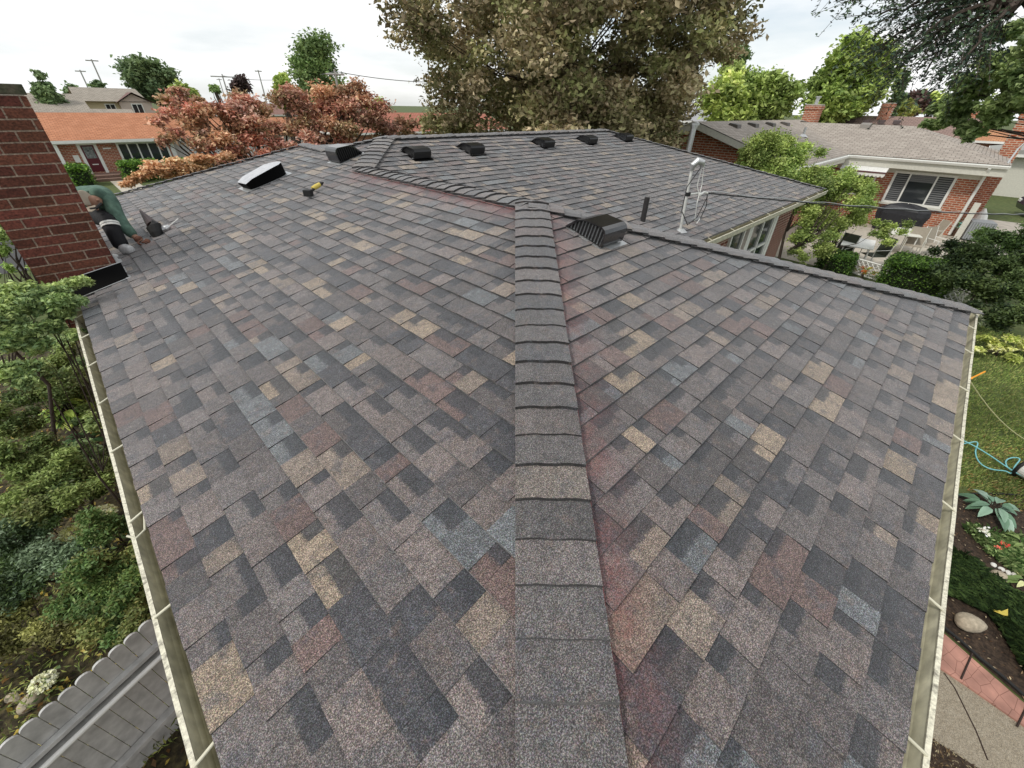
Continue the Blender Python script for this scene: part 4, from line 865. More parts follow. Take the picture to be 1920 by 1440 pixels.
# ------------------------------------------------------------------ left garden
def cly(lst): 
    out = []
    for (px, py, y, r) in lst:
        c = at_y(px, py, y); rr = (c - at_y(px + r, py, y)).length * .8; out.append((c.x, c.y, c.z, rr))
    return out
def clz(lst, k=1.05):
    out = []
    for (px, py, z, r) in lst:
        c = at_z(px, py, z); rr = (c - at_d(px + r, py, math.hypot(c.x, c.y))).length * k; out.append((c.x, c.y, z, rr))
    return out
def multi(cl, k, rng, sp=.5, f=.5):
    out = []
    for (x, y, z, r) in cl:
        for _ in range(k): q = rng.normal(size=3) * r * sp; out.append((x + q[0], y + q[1], z + q[2] * .7, r * rng.uniform(f * .7, f * 1.3)))
    return out
rng = np.random.default_rng(70)
YW = [(140, 154, 92), (112, 132, 80), (166, 178, 116), (88, 110, 70), (128, 148, 106)]
JN = [(84, 102, 54), (66, 84, 46), (104, 120, 64), (88, 88, 52), (122, 136, 76)]
JB = [(104, 122, 96), (76, 96, 66), (128, 146, 118), (62, 80, 50)]
t = bush('tall evergreen shrub with green sprays reaching over the gutter beside the chimney', multi(cly([(150, 530, 5.25, 26), (112, 545, 5.25, 36), (70, 568, 5.2, 42), (25, 560, 5.2, 48), (115, 590, 5.1, 32), (60, 618, 5, 46), (15, 640, 5, 46), (20, 600, 5.1, 40), (75, 655, 4.95, 34), (-20, 600, 5.0, 50), (130, 560, 5.15, 40), (140, 625, 4.95, 26), (40, 690, 4.7, 46), (0, 700, 4.7, 40)]), 6, rng), .048, 62000, YW, 71, tr=.012, cat='shrub', name='evergreen_shrub', flat=.7, hollow=.2, base=(-.95, 5.15, 0), trunk_top=(-.85, 5.1, 2.1))
mb = MB()
for k in range(6):
    a = Vector((-.72 + rng.normal() * .06, 5.3 + rng.normal() * .1, 0)); b = at_y(150 - k * 12 + rng.normal() * 6, 600 + rng.normal() * 14, 5.15); mb.tube([a, a.lerp(b, .5) + Vector(rng.normal(size=3) * .05), b], [.012, .009, .005], 6)
mb.build('stems', M['bark'], t)
t = bush('sparse leafy branches reaching up left of the chimney', multi(cly([(10, 425, 7.4, 26), (25, 455, 7.2, 16), (0, 470, 7.2, 22), (-20, 430, 7.2, 40), (18, 500, 7.0, 14), (62, 500, 7.0, 12), (-10, 520, 7, 24)]), 3, rng, .6, .6), .055, 2600, [(132, 156, 84), (104, 130, 66), (156, 172, 110)], 72, cat='shrub', name='leafy_shrub', flat=.8, hollow=.0, base=(-1.6, 7.3, 0), trunk_top=(-1.3, 7.2, 2.6))
mb = MB()
for k in range(14):
    a = at_y(80 + rng.normal() * 12, 560 + rng.normal() * 10, 7.1); b = at_y(5 + rng.uniform(-30, 50), 440 + rng.uniform(-30, 70), 7.2); mb.tube([a, a.lerp(b, .5) + Vector(rng.normal(size=3) * .05), b], [.014, .009, .003], 5, cap=False)
mb.build('twigs', M['bark'], t)
bush('dark juniper behind the bright hosta on the left', multi(clz([(30, 720, .9, 50), (80, 730, .9, 45), (140, 735, .6, 36), (50, 790, .8, 40), (5, 780, .9, 40), (110, 690, .7, 36), (170, 770, .5, 20)]), 6, rng), .048, 42000, JN, 73, name='juniper', flat=.7, hollow=.2)
bush('wide dark juniper midway along the left gutter', multi(clz([(30, 860, .9, 55), (90, 870, .9, 50), (150, 880, .8, 45), (190, 905, .7, 36), (60, 930, .8, 55), (130, 940, .8, 50)]), 6, rng), .045, 64000, JN, 74, name='juniper', flat=.6, hollow=.2)
bush('blue-green juniper spreading low at the left picture edge', multi(clz([(20, 1020, .7, 60), (70, 1040, .6, 50), (120, 1050, .6, 45), (10, 1090, .6, 50), (80, 985, .7, 30)]), 6, rng), .042, 44000, JB + JN[:2], 75, name='juniper', flat=.6, hollow=.2)
bush('dark green juniper below the gutter seam on the left', multi(clz([(190, 990, .8, 42), (225, 1060, .7, 40), (180, 1075, .7, 45), (235, 1130, .6, 34), (200, 1150, .5, 40), (150, 1125, .5, 40), (255, 1180, .6, 26)]), 6, rng), .042, 48000, [(84, 108, 58), (68, 92, 50), (102, 124, 66), (108, 106, 60)], 76, name='juniper', flat=.6, hollow=.2)
bush('olive green ground juniper at the left edge above the fence', multi(clz([(40, 1150, .35, 50), (90, 1170, .3, 45), (10, 1210, .3, 45), (130, 1200, .25, 30)]), 5, rng), .04, 14000, [(124, 126, 70), (104, 106, 60), (146, 146, 88), (90, 86, 54)], 77, name='juniper', flat=.5, hollow=.1)
bush('dense leafy shrub filling the gap between the evergreen stems and the hosta', multi(clz([(110, 650, .9, 34), (60, 690, 1.0, 40), (130, 700, .7, 28), (10, 700, 1.0, 40), (165, 800, .5, 22), (175, 850, .5, 26)]), 6, rng), .055, 24000, YW[1:], 79, cat='shrub', name='leafy_shrub')
bush('low leafy plant right behind the gutter strap on the left', multi(clz([(140, 690, .4, 30), (175, 735, .3, 22)]), 4, rng), .06, 1500, YW, 78, cat='plant', name='leafy_plant')
def hosta(label, c, R0, nl, pal, seed, h=.35, name='hosta', lw=.42, ll=.4):
    rng = random.Random(seed); t = empty(name, label, 'plant'); c = Vector(c); mb = MB(); st = MB()
    for k in range(nl):
        a = rng.uniform(0, 6.283); rr = R0 * rng.uniform(.25, 1) ; L_ = R0 * ll * 2 * rng.uniform(.6, 1.1); W_ = L_ * lw; d = Vector((math.cos(a), math.sin(a), 0)); s_ = Vector((-d.y, d.x, 0))
        p0 = c + d * (rr * .4) + Vector((0, 0, h * rng.uniform(.6, 1.1) * (1.1 - rr / R0 * .5))); q = lin(rng.choice(pal)); j = rng.uniform(.8, 1.25); q = tuple(x * j for x in q); e = tuple(min(.9, x * 1.25) for x in q)
        tl = rng.uniform(-.25, .25); prof = [(0, 0), (.15, .6), (.4, 1), (.65, .85), (.87, .45), (1, 0)]; prev = None
        for i, (t_, w_) in enumerate(prof):
            cc_ = p0 + d * (L_ * t_) + Vector((0, 0, L_ * (.35 * t_ - .62 * t_ * t_))); row = (cc_ - s_ * (W_ * w_ / 2) + Vector((0, 0, W_ * w_ * (.12 + tl * .5))), cc_, cc_ + s_ * (W_ * w_ / 2) + Vector((0, 0, W_ * w_ * (.12 - tl * .5))))
            if prev: mb.poly([prev[0], prev[1], row[1], row[0]], [e, q, q, e]); mb.poly([prev[1], prev[2], row[2], row[1]], [q, e, e, q])
            prev = row
        st.tube([c, p0], .006, 4, cap=False)
    mb.build('leaves', M['leaf'], t, color=True); st.build('stalks', M['bark'], t); return t
hosta('bright yellow-green hosta in the left garden bed', at_z(150, 800, .1), .62, 130, [(168, 190, 90), (140, 168, 78), (120, 156, 84), (190, 204, 110)], 80, h=.5, ll=.15)
hosta('darker green hosta leaves just below the bright one on the left', at_z(170, 850, .05), .45, 60, [(92, 124, 72), (70, 104, 62)], 81, h=.35, ll=.16)
def flowerhead(label, c, R0, col, seed, n=160, h=.3):
    rng = np.random.default_rng(seed); t = empty('hydrangea', label, 'flower'); c = np.array(c); d = rng.normal(size=(n, 3)); d /= np.linalg.norm(d, axis=1)[:, None]; d[:, 2] = np.abs(d[:, 2])
    P = c + np.array([0, 0, h]) + d * R0 * np.array([1, 1, .7]); leaf_mesh('blossom', P, R0 * .42, colmix(rng, n, [col]), M['leafdull'], t, asp=.9, seed=seed, up=.5)
    Q = c + np.array([0, 0, h * .6]) + rng.normal(size=(40, 3)) * R0 * .8; leaf_mesh('leaves', Q, R0 * .7, colmix(rng, 40, GF), M['leaf'], t, seed=seed)
    MB().tube([tuple(c), tuple(c + np.array([0, 0, h]))], .008, 5).build('stem', M['bark'], t)
flowerhead('pale yellow hydrangea bloom left of the gutter seam', at_z(187, 1050, 0), .11, (224, 226, 150), 82, h=.5)
flowerhead('pale yellow hydrangea bloom partly behind the left gutter', at_z(243, 1030, 0), .13, (228, 230, 160), 83, h=.6)
flowerhead('creamy green hydrangea bloom beside the fence pickets', at_z(98, 1290, 0), .085, (212, 220, 170), 84, n=200, h=.12)
flowerhead('small white bloom at the left under the blue-green juniper', at_z(118, 1012, 0), .06, (230, 230, 200), 85, n=60, h=.8)
# fallen leaves, twigs and weeds on the bed: nobody could count them
rng = np.random.default_rng(86); n = 5200; P = np.stack([rng.uniform(-3.2, -.1, n), rng.uniform(1.6, 11, n), rng.uniform(.012, .05, n)], 1)
leaf_mesh('leaf_litter', P, .06, colmix(rng, n, [(150, 130, 60), (110, 84, 50), (84, 64, 44), (176, 160, 90), (92, 104, 52), (60, 46, 34)]), M['leafdull'], seed=87, up=1.5, kind='stuff')
n = 5000; P = np.stack([rng.uniform(-3.2, -.4, n), rng.uniform(2.6, 5.2, n), rng.uniform(.02, .16, n)], 1)
leaf_mesh('ground_cover', P, .07, colmix(rng, n, [(104, 116, 56), (84, 92, 48), (140, 144, 78), (70, 80, 42)]), M['leaf'], seed=88, up=.3, asp=.2, kind='stuff')
def stone(label, c, rx, ry, rz, seed, m='stone', rot=0, name='stone'):
    bm = bmesh.new(); bmesh.ops.create_icosphere(bm, subdivisions=3, radius=1); rnd = random.Random(seed); ph = [rnd.uniform(0, 6) for _ in range(6)]
    for v in bm.verts:
        k = 1 + .10 * math.sin(v.co.x * 2.3 + ph[0]) + .08 * math.sin(v.co.y * 3.1 + ph[1]) + .05 * math.sin(v.co.z * 4 + ph[2]) + .03 * math.sin(v.co.x * 7 + ph[3]) * math.sin(v.co.y * 8)
        v.co = Vector((v.co.x * rx * k, v.co.y * ry * k, max(-.3, v.co.z) * rz * k))
    me = bpy.data.meshes.new(name); bm.to_mesh(me); bm.free(); me.materials.append(M[m]); me.polygons.foreach_set('use_smooth', [True] * len(me.polygons))
    o = bpy.data.objects.new(name, me); COL.objects.link(o); o.location = Vector(c) + Vector((0, 0, rz * .25)); o.rotation_euler = (0, 0, rot); return tag(o, label, 'stone')
stone('beige stone among leaves by the fence pickets', at_z(60, 1318, .0), .11, .06, .06, 1, rot=.6)
stone('orange fallen leaf coloured pebble left of the beige fence stone', at_z(24, 1310, .0), .04, .07, .02, 2, rot=.6)
# picket fence seen from above
FN = empty('picket_fence', 'grey painted picket fence with rounded tops and rails at the lower left', 'fence')
fa, fb = Vector((-2.35, 2.32, 0)), Vector((.03, 3.19, 0)); fd = (fb - fa).normalized(); fnn = Vector((fd.y, -fd.x, 0)); fl = (fb - fa).length
M['fpaint'] = mat('grey_fence_paint', (.47, .47, .455), .7, noise=.2, nscale=5, col2=(.33, .33, .32), thr=(.48, .78), bump=.12)
mb = MB(); pw = .092; k = 0; rnd = random.Random(3)
while k * pw < fl - .02:
    h = 1.26 + rnd.uniform(-.006, .006); W_ = pw - .004; r = W_ / 2; prof = [(0, .02), (W_, .02), (W_, h - .05)] + [(r + r * math.cos(a), h - .05 + .038 * math.sin(a)) for a in (.35, .8, 1.2, 1.57, 1.94, 2.34, 2.8)] + [(0, h - .05)]
    mb.prism(prof, fa + fd * (k * pw) + fnn * rnd.uniform(-.0015, .0015), fd, (0, 0, 1), fnn * -.017); k += 1
mb.build('pickets', M['fpaint'], FN)
for nm, z0, z1_, dp in (('rail', .98, 1.02, .045), ('rail', .90, .93, .05), ('rail', .27, .32, .06)):
    mb = MB(); mb.prism([(0, z0), (fl, z0), (fl, z1_), (0, z1_)], fa + fnn * .002, fd, (0, 0, 1), fnn * dp); mb.build(nm, M['fpaint'], FN, bevel=.006)
mb = MB(); mb.tube([fa + fnn * .09 + Vector((0, 0, .955)), fb + fnn * .09 + Vector((0, 0, .955))], .018, 10); mb.build('rail_pipe', M['white'], FN)
MB().tube([fa + fd * 1.75 + fnn * .02 + Vector((0, 0, .955)), fa + fd * 1.75 + fnn * .115 + Vector((0, 0, .955))], .026, 10).build('clamp', M['galv'], FN)
for s_ in (1.35,): MB().box(0, .06, 0, .06, 0, 1.2, M=Matrix.Translation(fa + fd * (s_ + .7) + fnn * .07)).build('post', M['fpaint'], FN)
# ------------------------------------------------------------------ right garden
def blades(name, poly_fn, n, h, w_, pal, seed, bend=.5):
    rng = np.random.default_rng(seed); P = poly_fn(rng, n); n = len(P); a = rng.uniform(0, 6.283, n); dr = np.stack([np.cos(a), np.sin(a), np.zeros(n)], 1); sd_ = np.stack([-np.sin(a), np.cos(a), np.zeros(n)], 1)
    H = h * rng.uniform(.5, 1.2, n)[:, None]; W_ = w_; up = np.array([0, 0, 1.])
    p1_ = P - sd_ * W_ / 2; p2_ = P + sd_ * W_ / 2; p3_ = P + dr * H * bend * .45 + up * H * .75; p4_ = P + dr * H * bend + up * H * (1 - bend * .35)
    V = np.stack([p1_, p2_, p3_ + sd_ * W_ * .35, p4_], 1).reshape(-1, 3)
    me = bpy.data.meshes.new(name); me.vertices.add(n * 4); me.vertices.foreach_set('co', V.ravel().astype(np.float32)); me.loops.add(n * 4); me.loops.foreach_set('vertex_index', np.arange(n * 4, dtype=np.int32))
    me.polygons.add(n); me.polygons.foreach_set('loop_start', np.arange(0, n * 4, 4, dtype=np.int32)); me.polygons.foreach_set('loop_total', np.full(n, 4, dtype=np.int32)); me.update(calc_edges=True)
    c = colmix(rng, n, pal, var=.3); pat = .85 + .25 * np.sin(P[:, 0] * 2.1 + P[:, 1]) * np.sin(P[:, 1] * 3.3); c = c * pat[:, None]
    ca = me.color_attributes.new('col', 'FLOAT_COLOR', 'POINT'); c4 = np.ones((n, 4, 4)); c4[:, :, :3] = c[:, None, :]; ca.data.foreach_set('color', c4.ravel().astype(np.float32))
    me.materials.append(M['leaf']); o = bpy.data.objects.new(name, me); COL.objects.link(o); o['kind'] = 'stuff'; return o
def rect_fn(x0, x1, y0, y1, pw_=1.): return lambda rng, n: np.stack([x0 + (x1 - x0) * rng.random(n) ** pw_, rng.uniform(y0, y1, n), np.zeros(n)], 1)
LG = [(122, 140, 76), (106, 126, 66), (142, 154, 88), (96, 112, 62), (150, 148, 94)]
def lawn_fn(rng, n):
    P = rect_fn(6.9, 15, -4.6, -1.0, 1.5)(rng, n); b0 = np.interp(P[:, 0], [6.9, 7.4, 8, 9], [-1.2, -1.9, -2.6, -9]); return P[(P[:, 0] > 7.45) | (P[:, 1] > -1.7)]
blades('lawn_grass', lawn_fn, 60000, .055, .008, LG, 90)
blades('lawn_grass', lambda rng, n: rect_fn(7.35, 9.2, -4.2, -1.5)(rng, n), 1500, .05, .016, [(140, 118, 72), (128, 104, 66), (130, 122, 76)], 91, bend=.9)
def in_poly(pts, rng, n):
    P = np.array([(p.x, p.y) for p in pts]); lo, hi = P.min(0), P.max(0); Q = rng.uniform(lo, hi, (n * 3, 2)); ins = np.zeros(len(Q), bool); j = len(P) - 1
    for i in range(len(P)):
        c = ((P[i, 1] > Q[:, 1]) != (P[j, 1] > Q[:, 1])) & (Q[:, 0] < (P[j, 0] - P[i, 0]) * (Q[:, 1] - P[i, 1]) / (P[j, 1] - P[i, 1] + 1e-12) + P[i, 0]); ins ^= c; j = i
    Q = Q[ins][:n]; return np.concatenate([Q, np.zeros((len(Q), 1))], 1)
lp = [at_z(*q, 0) for q in ((1720, 1060), (1800, 1045), (1850, 1085), (1940, 1150), (2000, 1200), (2000, 1330), (1920, 1262), (1890, 1205), (1850, 1150), (1765, 1110), (1720, 1110))]
blades('ground_cover', lambda rng, n: in_poly(lp, rng, n), 14000, .13, .012, [(58, 78, 42), (44, 62, 36), (76, 96, 54), (36, 50, 30)], 92, bend=.8)
lp2 = [at_z(*q, 0) for q in ((1800, 985), (1850, 1000), (1920, 1010), (1920, 1090), (1850, 1040))]
blades('ground_cover', lambda rng, n: in_poly(lp2, rng, n), 1100, .12, .012, [(90, 110, 66), (66, 90, 50), (120, 136, 90)], 93, bend=.7)
hosta('blue-green hosta on the mulch beside the right gutter', at_z(1850, 962, 0), .34, 26, [(130, 158, 138), (104, 134, 112), (156, 180, 164), (90, 122, 96)], 94, h=.2, ll=.36)
hosta('variegated cream-edged hosta at the right picture edge', at_z(1912, 1030, 0), .2, 12, [(190, 196, 140), (130, 150, 90)], 95, h=.16, ll=.42)
hosta('small variegated hosta by the beige bed stone', at_z(1915, 1095, 0), .18, 10, [(200, 204, 150), (120, 144, 84)], 96, h=.12, ll=.42)
def flower(label, px, py, col, seed, n=30, R0=.05, h=.14):
    rng = np.random.default_rng(seed); t = empty('flower', label, 'flower'); c = np.array(at_z(px, py, 0))
    P = c + np.array([0, 0, h]) + rng.normal(size=(n, 3)) * R0 * np.array([.6, .6, .25]); leaf_mesh('petals', P, R0 * .7, colmix(rng, n, [col]), M['leafdull'], t, asp=.9, seed=seed, up=.7)
    Q = c + np.array([0, 0, h * .5]) + rng.normal(size=(60, 3)) * R0 * np.array([1.4, 1.4, .7]); leaf_mesh('leaves', Q, .045, colmix(rng, 60, GF), M['leaf'], t, seed=seed)
    MB().tube([tuple(c), tuple(c + np.array([0, 0, h]))], .004, 4).build('stem', M['bark'], t)
flower('red flower in the right bed', 1868, 1032, (176, 60, 54), 97, 14, .035)
flower('white flower cluster above the red bloom in the right bed', 1832, 1008, (210, 206, 190), 98, 40, .05)
flower('small coral flower left of the red bloom', 1857, 1040, (200, 96, 80), 99, 14, .03)
stone('large oval tan stone on the mulch beside the red stamped border', at_z(1816, 1170, .05), .14, .09, .09, 11, rot=-.9)
stone('wedge-shaped beige stone in the right flower bed', at_z(1872, 1082, 0), .10, .07, .06, 12, rot=-.6)
stone('small brown stone beside the wedge-shaped beige one', at_z(1868, 1096, 0), .05, .04, .04, 13)
M['pebble'] = mat('white_pebble', (.75, .74, .7), .7, noise=.1, nscale=20)
for i, (px, py) in enumerate(((1862, 1060), (1877, 1068), (1890, 1075), (1902, 1079), (1897, 1061))):
    o = stone(['white pebble leftmost in the row above the beige stone', 'second white pebble from the left in the row', 'third white pebble from the left in the row', 'fourth white pebble nearest the right edge of the row', 'single white pebble set above the row of pebbles'][i], at_z(px, py, 0), .035, .028, .022, 20 + i, m='pebble', name='pebble'); o['group'] = 'white pebbles in the right flower bed'
tag(leaf_mesh('fallen_leaf', np.array([list(at_z(1868, 1146, .13)), list(at_z(1876, 1150, .13)), list(at_z(1882, 1149, .12))]), .11, np.array([lin((214, 196, 96))] * 3), M['leafdull'], seed=4, up=3), 'yellow fallen leaf lying on the dark ground cover', 'leaf')
rng = np.random.default_rng(101); Q = in_poly(bedp, rng, 900); Q[:, 2] = .02; leaf_mesh('mulch_chips', Q, .035, colmix(rng, len(Q), [(120, 100, 76), (84, 64, 48), (160, 146, 120), (70, 52, 40)]), M['leafdull'], seed=5, up=1.5, asp=.35, kind='stuff')
Q = in_poly([at_z(*q, 0) for q in ((1730, 1385), (1745, 1385), (1830, 1440), (1900, 1500), (1720, 1500))], rng, 500); Q[:, 2] = .03; leaf_mesh('mulch_chips', Q, .03, colmix(rng, len(Q), [(100, 84, 60), (60, 46, 34), (130, 120, 96)]), M['leafdull'], seed=6, up=1.5, asp=.25, kind='stuff')
# hose, reel, string
M['hose'] = mat('turquoise_hose', (.20, .52, .55), .5)
hp = [(1700, 842), (1760, 838), (1806, 832), (1832, 829), (1829, 846), (1832, 860), (1842, 872), (1860, 880), (1884, 883), (1896, 887), (1903, 874), (1912, 861), (1900, 858), (1888, 862), (1886, 870), (1893, 880), (1905, 885), (1930, 880)]
def smooth(pts, k=5):
    out = []; n = len(pts)
    for i in range(n - 1):
        p0, p1_, p2_, p3_ = pts[max(i - 1, 0)], pts[i], pts[i + 1], pts[min(i + 2, n - 1)]
        for j in range(k):
            t = j / k; out.append(.5 * ((2 * p1_) + (p2_ - p0) * t + (2 * p0 - 5 * p1_ + 4 * p2_ - p3_) * t * t + (3 * p1_ - p0 - 3 * p2_ + p3_) * t ** 3))
    return out + [pts[-1]]
hs = MB(); hs.tube(smooth([at_z(*q, .07) for q in hp]), .009, 7); tag(hs.build('garden_hose', M['hose'], smooth=True), 'thin turquoise garden hose looping over the lawn right of the gutter', 'hose')
hs = MB(); hs.tube(smooth([at_z(*q, .10) for q in ((1700, 800), (1770, 815), (1806, 826), (1850, 850), (1898, 882), (1960, 915))]), .009, 7); tag(hs.build('garden_hose', M['hose'], smooth=True), 'straight run of turquoise hose crossing the looped one', 'hose')
c = at_z(1926, 905, .0); c = Vector((c.x, c.y, 0)); HR = empty('hose_reel', 'white and black round hose reel at the right edge of the lawn', 'hose reel')
ax = Vector((.55, .83, 0)); MB().tube([c + ax * -.12 + Vector((0, 0, .17)), c + ax * .12 + Vector((0, 0, .17))], .13, 24).build('drum', M['white'], HR)
for sg in (-1, 1):
    wv = MB(); ring = [c + ax * (.14 * sg) + Vector((0, 0, .17)) + (Vector((0, 0, 1)) * math.cos(a) + ax.cross(Vector((0, 0, 1))) * math.sin(a)) * .15 for a in np.linspace(0, 6.283, 25)]; wv.tube(ring, .022, 8, cap=False)
    for a in range(5): wv.tube([c + ax * (.14 * sg) + Vector((0, 0, .17)), ring[a * 5]], .012, 6)
    wv.build('wheel', M['blackrub'], HR)
st = MB(); sa = at_z(1817, 712, 2.70); st.tube(sag(sa, at_z(2050, 850, .3), 14, .25), .004, 5); tag(st.build('string_line', mat('pale_yellow_string', (.75, .72, .4), .7)), 'pale yellow string line running from the right gutter over the lawn', 'string')
st = MB(); st.tube([sa + Vector((-.03, .0, .03)), sa, sa + Vector((.05, -.02, -.05))], .009, 6); st.tube([sa + Vector((.01, 0, .0)), sa + Vector((.10, -.06, .06))], .006, 6); tag(st.build('tie', mat('orange_tie', (.8, .32, .03), .6)), 'orange tie knotted on the lip of the right gutter', 'tie')
# shrubs between the houses
GB = [(140, 156, 84), (116, 136, 72), (164, 176, 104), (94, 114, 62), (150, 162, 94)]
def cld(lst, k=.85):
    out = []
    for (px, py, D, r) in lst:
        c = at_d(px, py, D); rr = (c - at_d(px + r, py, D)).length * k; out.append((c.x, c.y, c.z, rr))
    return out
rng = np.random.default_rng(110)
t = tree('leafy_bush', 'tall bright green bush standing between the two houses, crown above our eave corner', 'bush', multi(cld([(1420, 275, 16.5, 30), (1450, 285, 16.5, 34), (1470, 310, 16.3, 36), (1495, 300, 16.6, 28), (1430, 310, 16.3, 34), (1400, 300, 16.2, 24), (1500, 325, 16.5, 28), (1455, 335, 16, 30), (1520, 345, 16.3, 30), (1470, 268, 16.8, 18), (1395, 280, 16.5, 16), (1440, 360, 16, 34), (1480, 380, 16, 30)], 1.1), 6, rng), .08, 46000, GB, seed=111, flat=.8, hollow=.1, trunk_r=.05, br=.35, base=(15.9, 3.2, 0), trunk_top=(16, 3.4, 2.2), nb=20)
t = tree('leafy_bush', 'loose light green bush with bare lower branches right of the brick wall corner', 'bush', multi(cld([(1540, 350, 17.0, 34), (1580, 345, 17.4, 30), (1600, 370, 17.5, 34), (1560, 385, 17, 36), (1610, 400, 17.4, 26), (1530, 400, 16.6, 28), (1590, 420, 17, 26), (1550, 430, 16.6, 26), (1510, 440, 16, 24), (1505, 470, 15.6, 20), (1540, 465, 16, 22), (1620, 350, 18, 20), (1655, 425, 18, 24), (1680, 425, 18, 20), (1570, 330, 17.5, 26), (1540, 415, 16.6, 34)], 1.05), 5, rng, .6), .075, 42000, GB, seed=112, flat=.8, hollow=.1, trunk_r=.045, br=.35, base=(16.3, 2.0, 0), trunk_top=(16.5, 2.1, 1.5), nb=26)
mb = MB()
for k in range(7):
    a = at_d(1478 + k * 3, 470 - k * 2, 15.6); b = at_d(1560 + rng.uniform(-30, 50), 370 + rng.uniform(-20, 30), 16.5); mb.tube(smooth([a, a.lerp(b, .4) + Vector((0, -.12, -.12)), b], 4), [.03 - .003 * i for i in range(9)], 5)
mb.build('bare_branches', M['bark'], t)
bush('big dark rhododendron bush right of the clipped yew', multi(clz([(1790, 470, 1.1, 40), (1830, 480, 1.3, 46), (1880, 480, 1.4, 50), (1800, 520, .9, 44), (1860, 530, 1.1, 50), (1910, 550, 1.1, 46), (1780, 500, .7, 34), (1840, 580, .8, 40), (1890, 600, .8, 44), (1950, 520, 1.2, 60)]), 6, rng), .09, 40000, [(70, 82, 44), (46, 62, 38), (84, 102, 58), (40, 54, 34)], 113, flat=.75, hollow=.35, name='rhododendron')
bush('taller dark green shrub at the right edge above the driveway slabs', multi(clz([(1890, 450, 1.5, 40), (1850, 445, 1.3, 30), (1930, 440, 1.8, 50)]), 6, rng), .10, 10000, [(76, 98, 50), (58, 78, 44), (100, 122, 66)], 114, flat=.75, hollow=.3)
p = at_z(1712, 515, .5); box_hedge('clipped dark green yew block beyond the far hip of our roof', p.x - .75, p.x + .75, p.y - .9, p.y + .75, .95, .07, 11000, [(66, 94, 36), (50, 74, 30), (92, 120, 48), (40, 58, 28)], 115)
p = at_z(1568, 492, .4); box_hedge('small clipped dark green hedge just behind our hip cap', p.x - .5, p.x + .55, p.y - .5, p.y + .5, .7, .07, 4200, [(60, 88, 34), (46, 70, 30), (82, 108, 44)], 116)
bush('yellow-green variegated plant at the edge of the right lawn', multi(clz([(1855, 640, .25, 24), (1890, 650, .25, 28), (1930, 655, .25, 30), (1840, 655, .2, 14)]), 5, rng), .08, 2600, [(190, 196, 110), (150, 164, 84), (210, 212, 140)], 117, cat='plant', name='variegated_plant', flat=.5)
bush('pale leaved low plant below the yew beside the lattice', multi(clz([(1800, 545, .3, 22), (1825, 565, .3, 20), (1845, 600, .3, 18)]), 4, rng), .09, 1500, [(150, 160, 130), (120, 134, 96), (176, 180, 160)], 118, cat='plant', name='leafy_plant', flat=.5)
bush('small plant with orange flowers by the white lattice', multi(clz([(1622, 505, .25, 12), (1630, 512, .25, 12)]), 4, rng), .06, 500, [(130, 160, 60), (190, 90, 50), (110, 140, 50)], 119, cat='plant', name='flowering_plant', flat=.6)
# white lattice fence
LF = empty('lattice_fence', 'low white lattice fence along the patio behind the clipped hedges', 'fence')
la, lb = at_z(1545, 476, .35), at_z(1815, 556, .35); la.z = lb.z = 0; ld = (lb - la).normalized(); ll_ = (lb - la).length; mb = MB(); st_ = .15
n = int(ll_ / st_)
for k in range(-3, n):
    for sg in (1, -1):
        u0_, u1_ = k * st_, k * st_ + .45
        if sg < 0: u0_, u1_ = u1_, u0_
        a = la + ld * max(0, min(ll_, u0_)) + Vector((0, 0, .05)); b = la + ld * max(0, min(ll_, u1_)) + Vector((0, 0, .5)); 
        if (b - a).length > .2: mb.tube([a, b], .016, 4)
mb.build('lattice', M['white'], LF)
for z in (.05, .5): MB().tube([la + Vector((0, 0, z)), lb + Vector((0, 0, z))], .022, 4).build('rail', M['white'], LF)
# ------------------------------------------------------------------ patio things
def MT(p, rz): return Matrix.Translation(p) @ Matrix.Rotation(rz, 4, 'Z')
def patio_chair(label, px, py, rz, seatm, framem, z=.5):
    p = at_z(px, py, z); p.z = 0; t = empty('patio_chair', label, 'chair', 'chairs on the neighbour patio'); X = MT(p, rz)
    MB().box(-.25, .25, -.24, .24, .40, .425, M=X).build('seat', seatm, t)
    mb = MB(); P = [X @ Vector(q) for q in ((-.25, .24, .42), (.25, .24, .42), (.25, .38, .98), (-.25, .38, .98))]; mb.poly(P); mb.poly([q + X.to_3x3() @ Vector((0, .015, 0)) for q in P]); mb.build('backrest', seatm, t)
    for sx in (-.27, .27):
        MB().tube([X @ Vector(q) for q in ((sx, -.26, 0), (sx, -.26, .62), (sx, .30, .64), (sx, .30, 0))], .014, 6).build('leg', framem, t)
        MB().tube([X @ Vector(q) for q in ((sx * .95, .24, .40), (sx * .95, .39, 1.0))], .013, 6).build('back_post', framem, t)
    return t
def patio_table(label, px, py, w_, d_, rz, m):
    p = at_z(px, py, .72); p.z = 0; t = empty('patio_table', label, 'table', 'tables on the neighbour patio'); X = MT(p, rz)
    MB().box(-w_ / 2, w_ / 2, -d_ / 2, d_ / 2, .70, .73, M=X).build('tabletop', m, t, bevel=.008)
    for sx in (-1, 1):
        for sy in (-1, 1): MB().tube([X @ Vector((sx * (w_ / 2 - .08), sy * (d_ / 2 - .08), 0)), X @ Vector((sx * (w_ / 2 - .1), sy * (d_ / 2 - .1), .70))], .02, 6).build('leg', M['white'], t)
darkc = mat('dark_green_sling', (.05, .06, .04), .7, noise=.15); tanc = mat('tan_sling', (.34, .30, .24), .7, noise=.08)
patio_table('white table between the dark-backed chairs on the patio', 1610, 455, 1.5, .9, .1, M['white'])
patio_table('pale table under the grill side of the patio', 1692, 434, 1.5, .9, .3, M['offwhite'])
patio_chair('dark-backed white-framed chair left of the white table', 1575, 468, -1.9, darkc, M['white'])
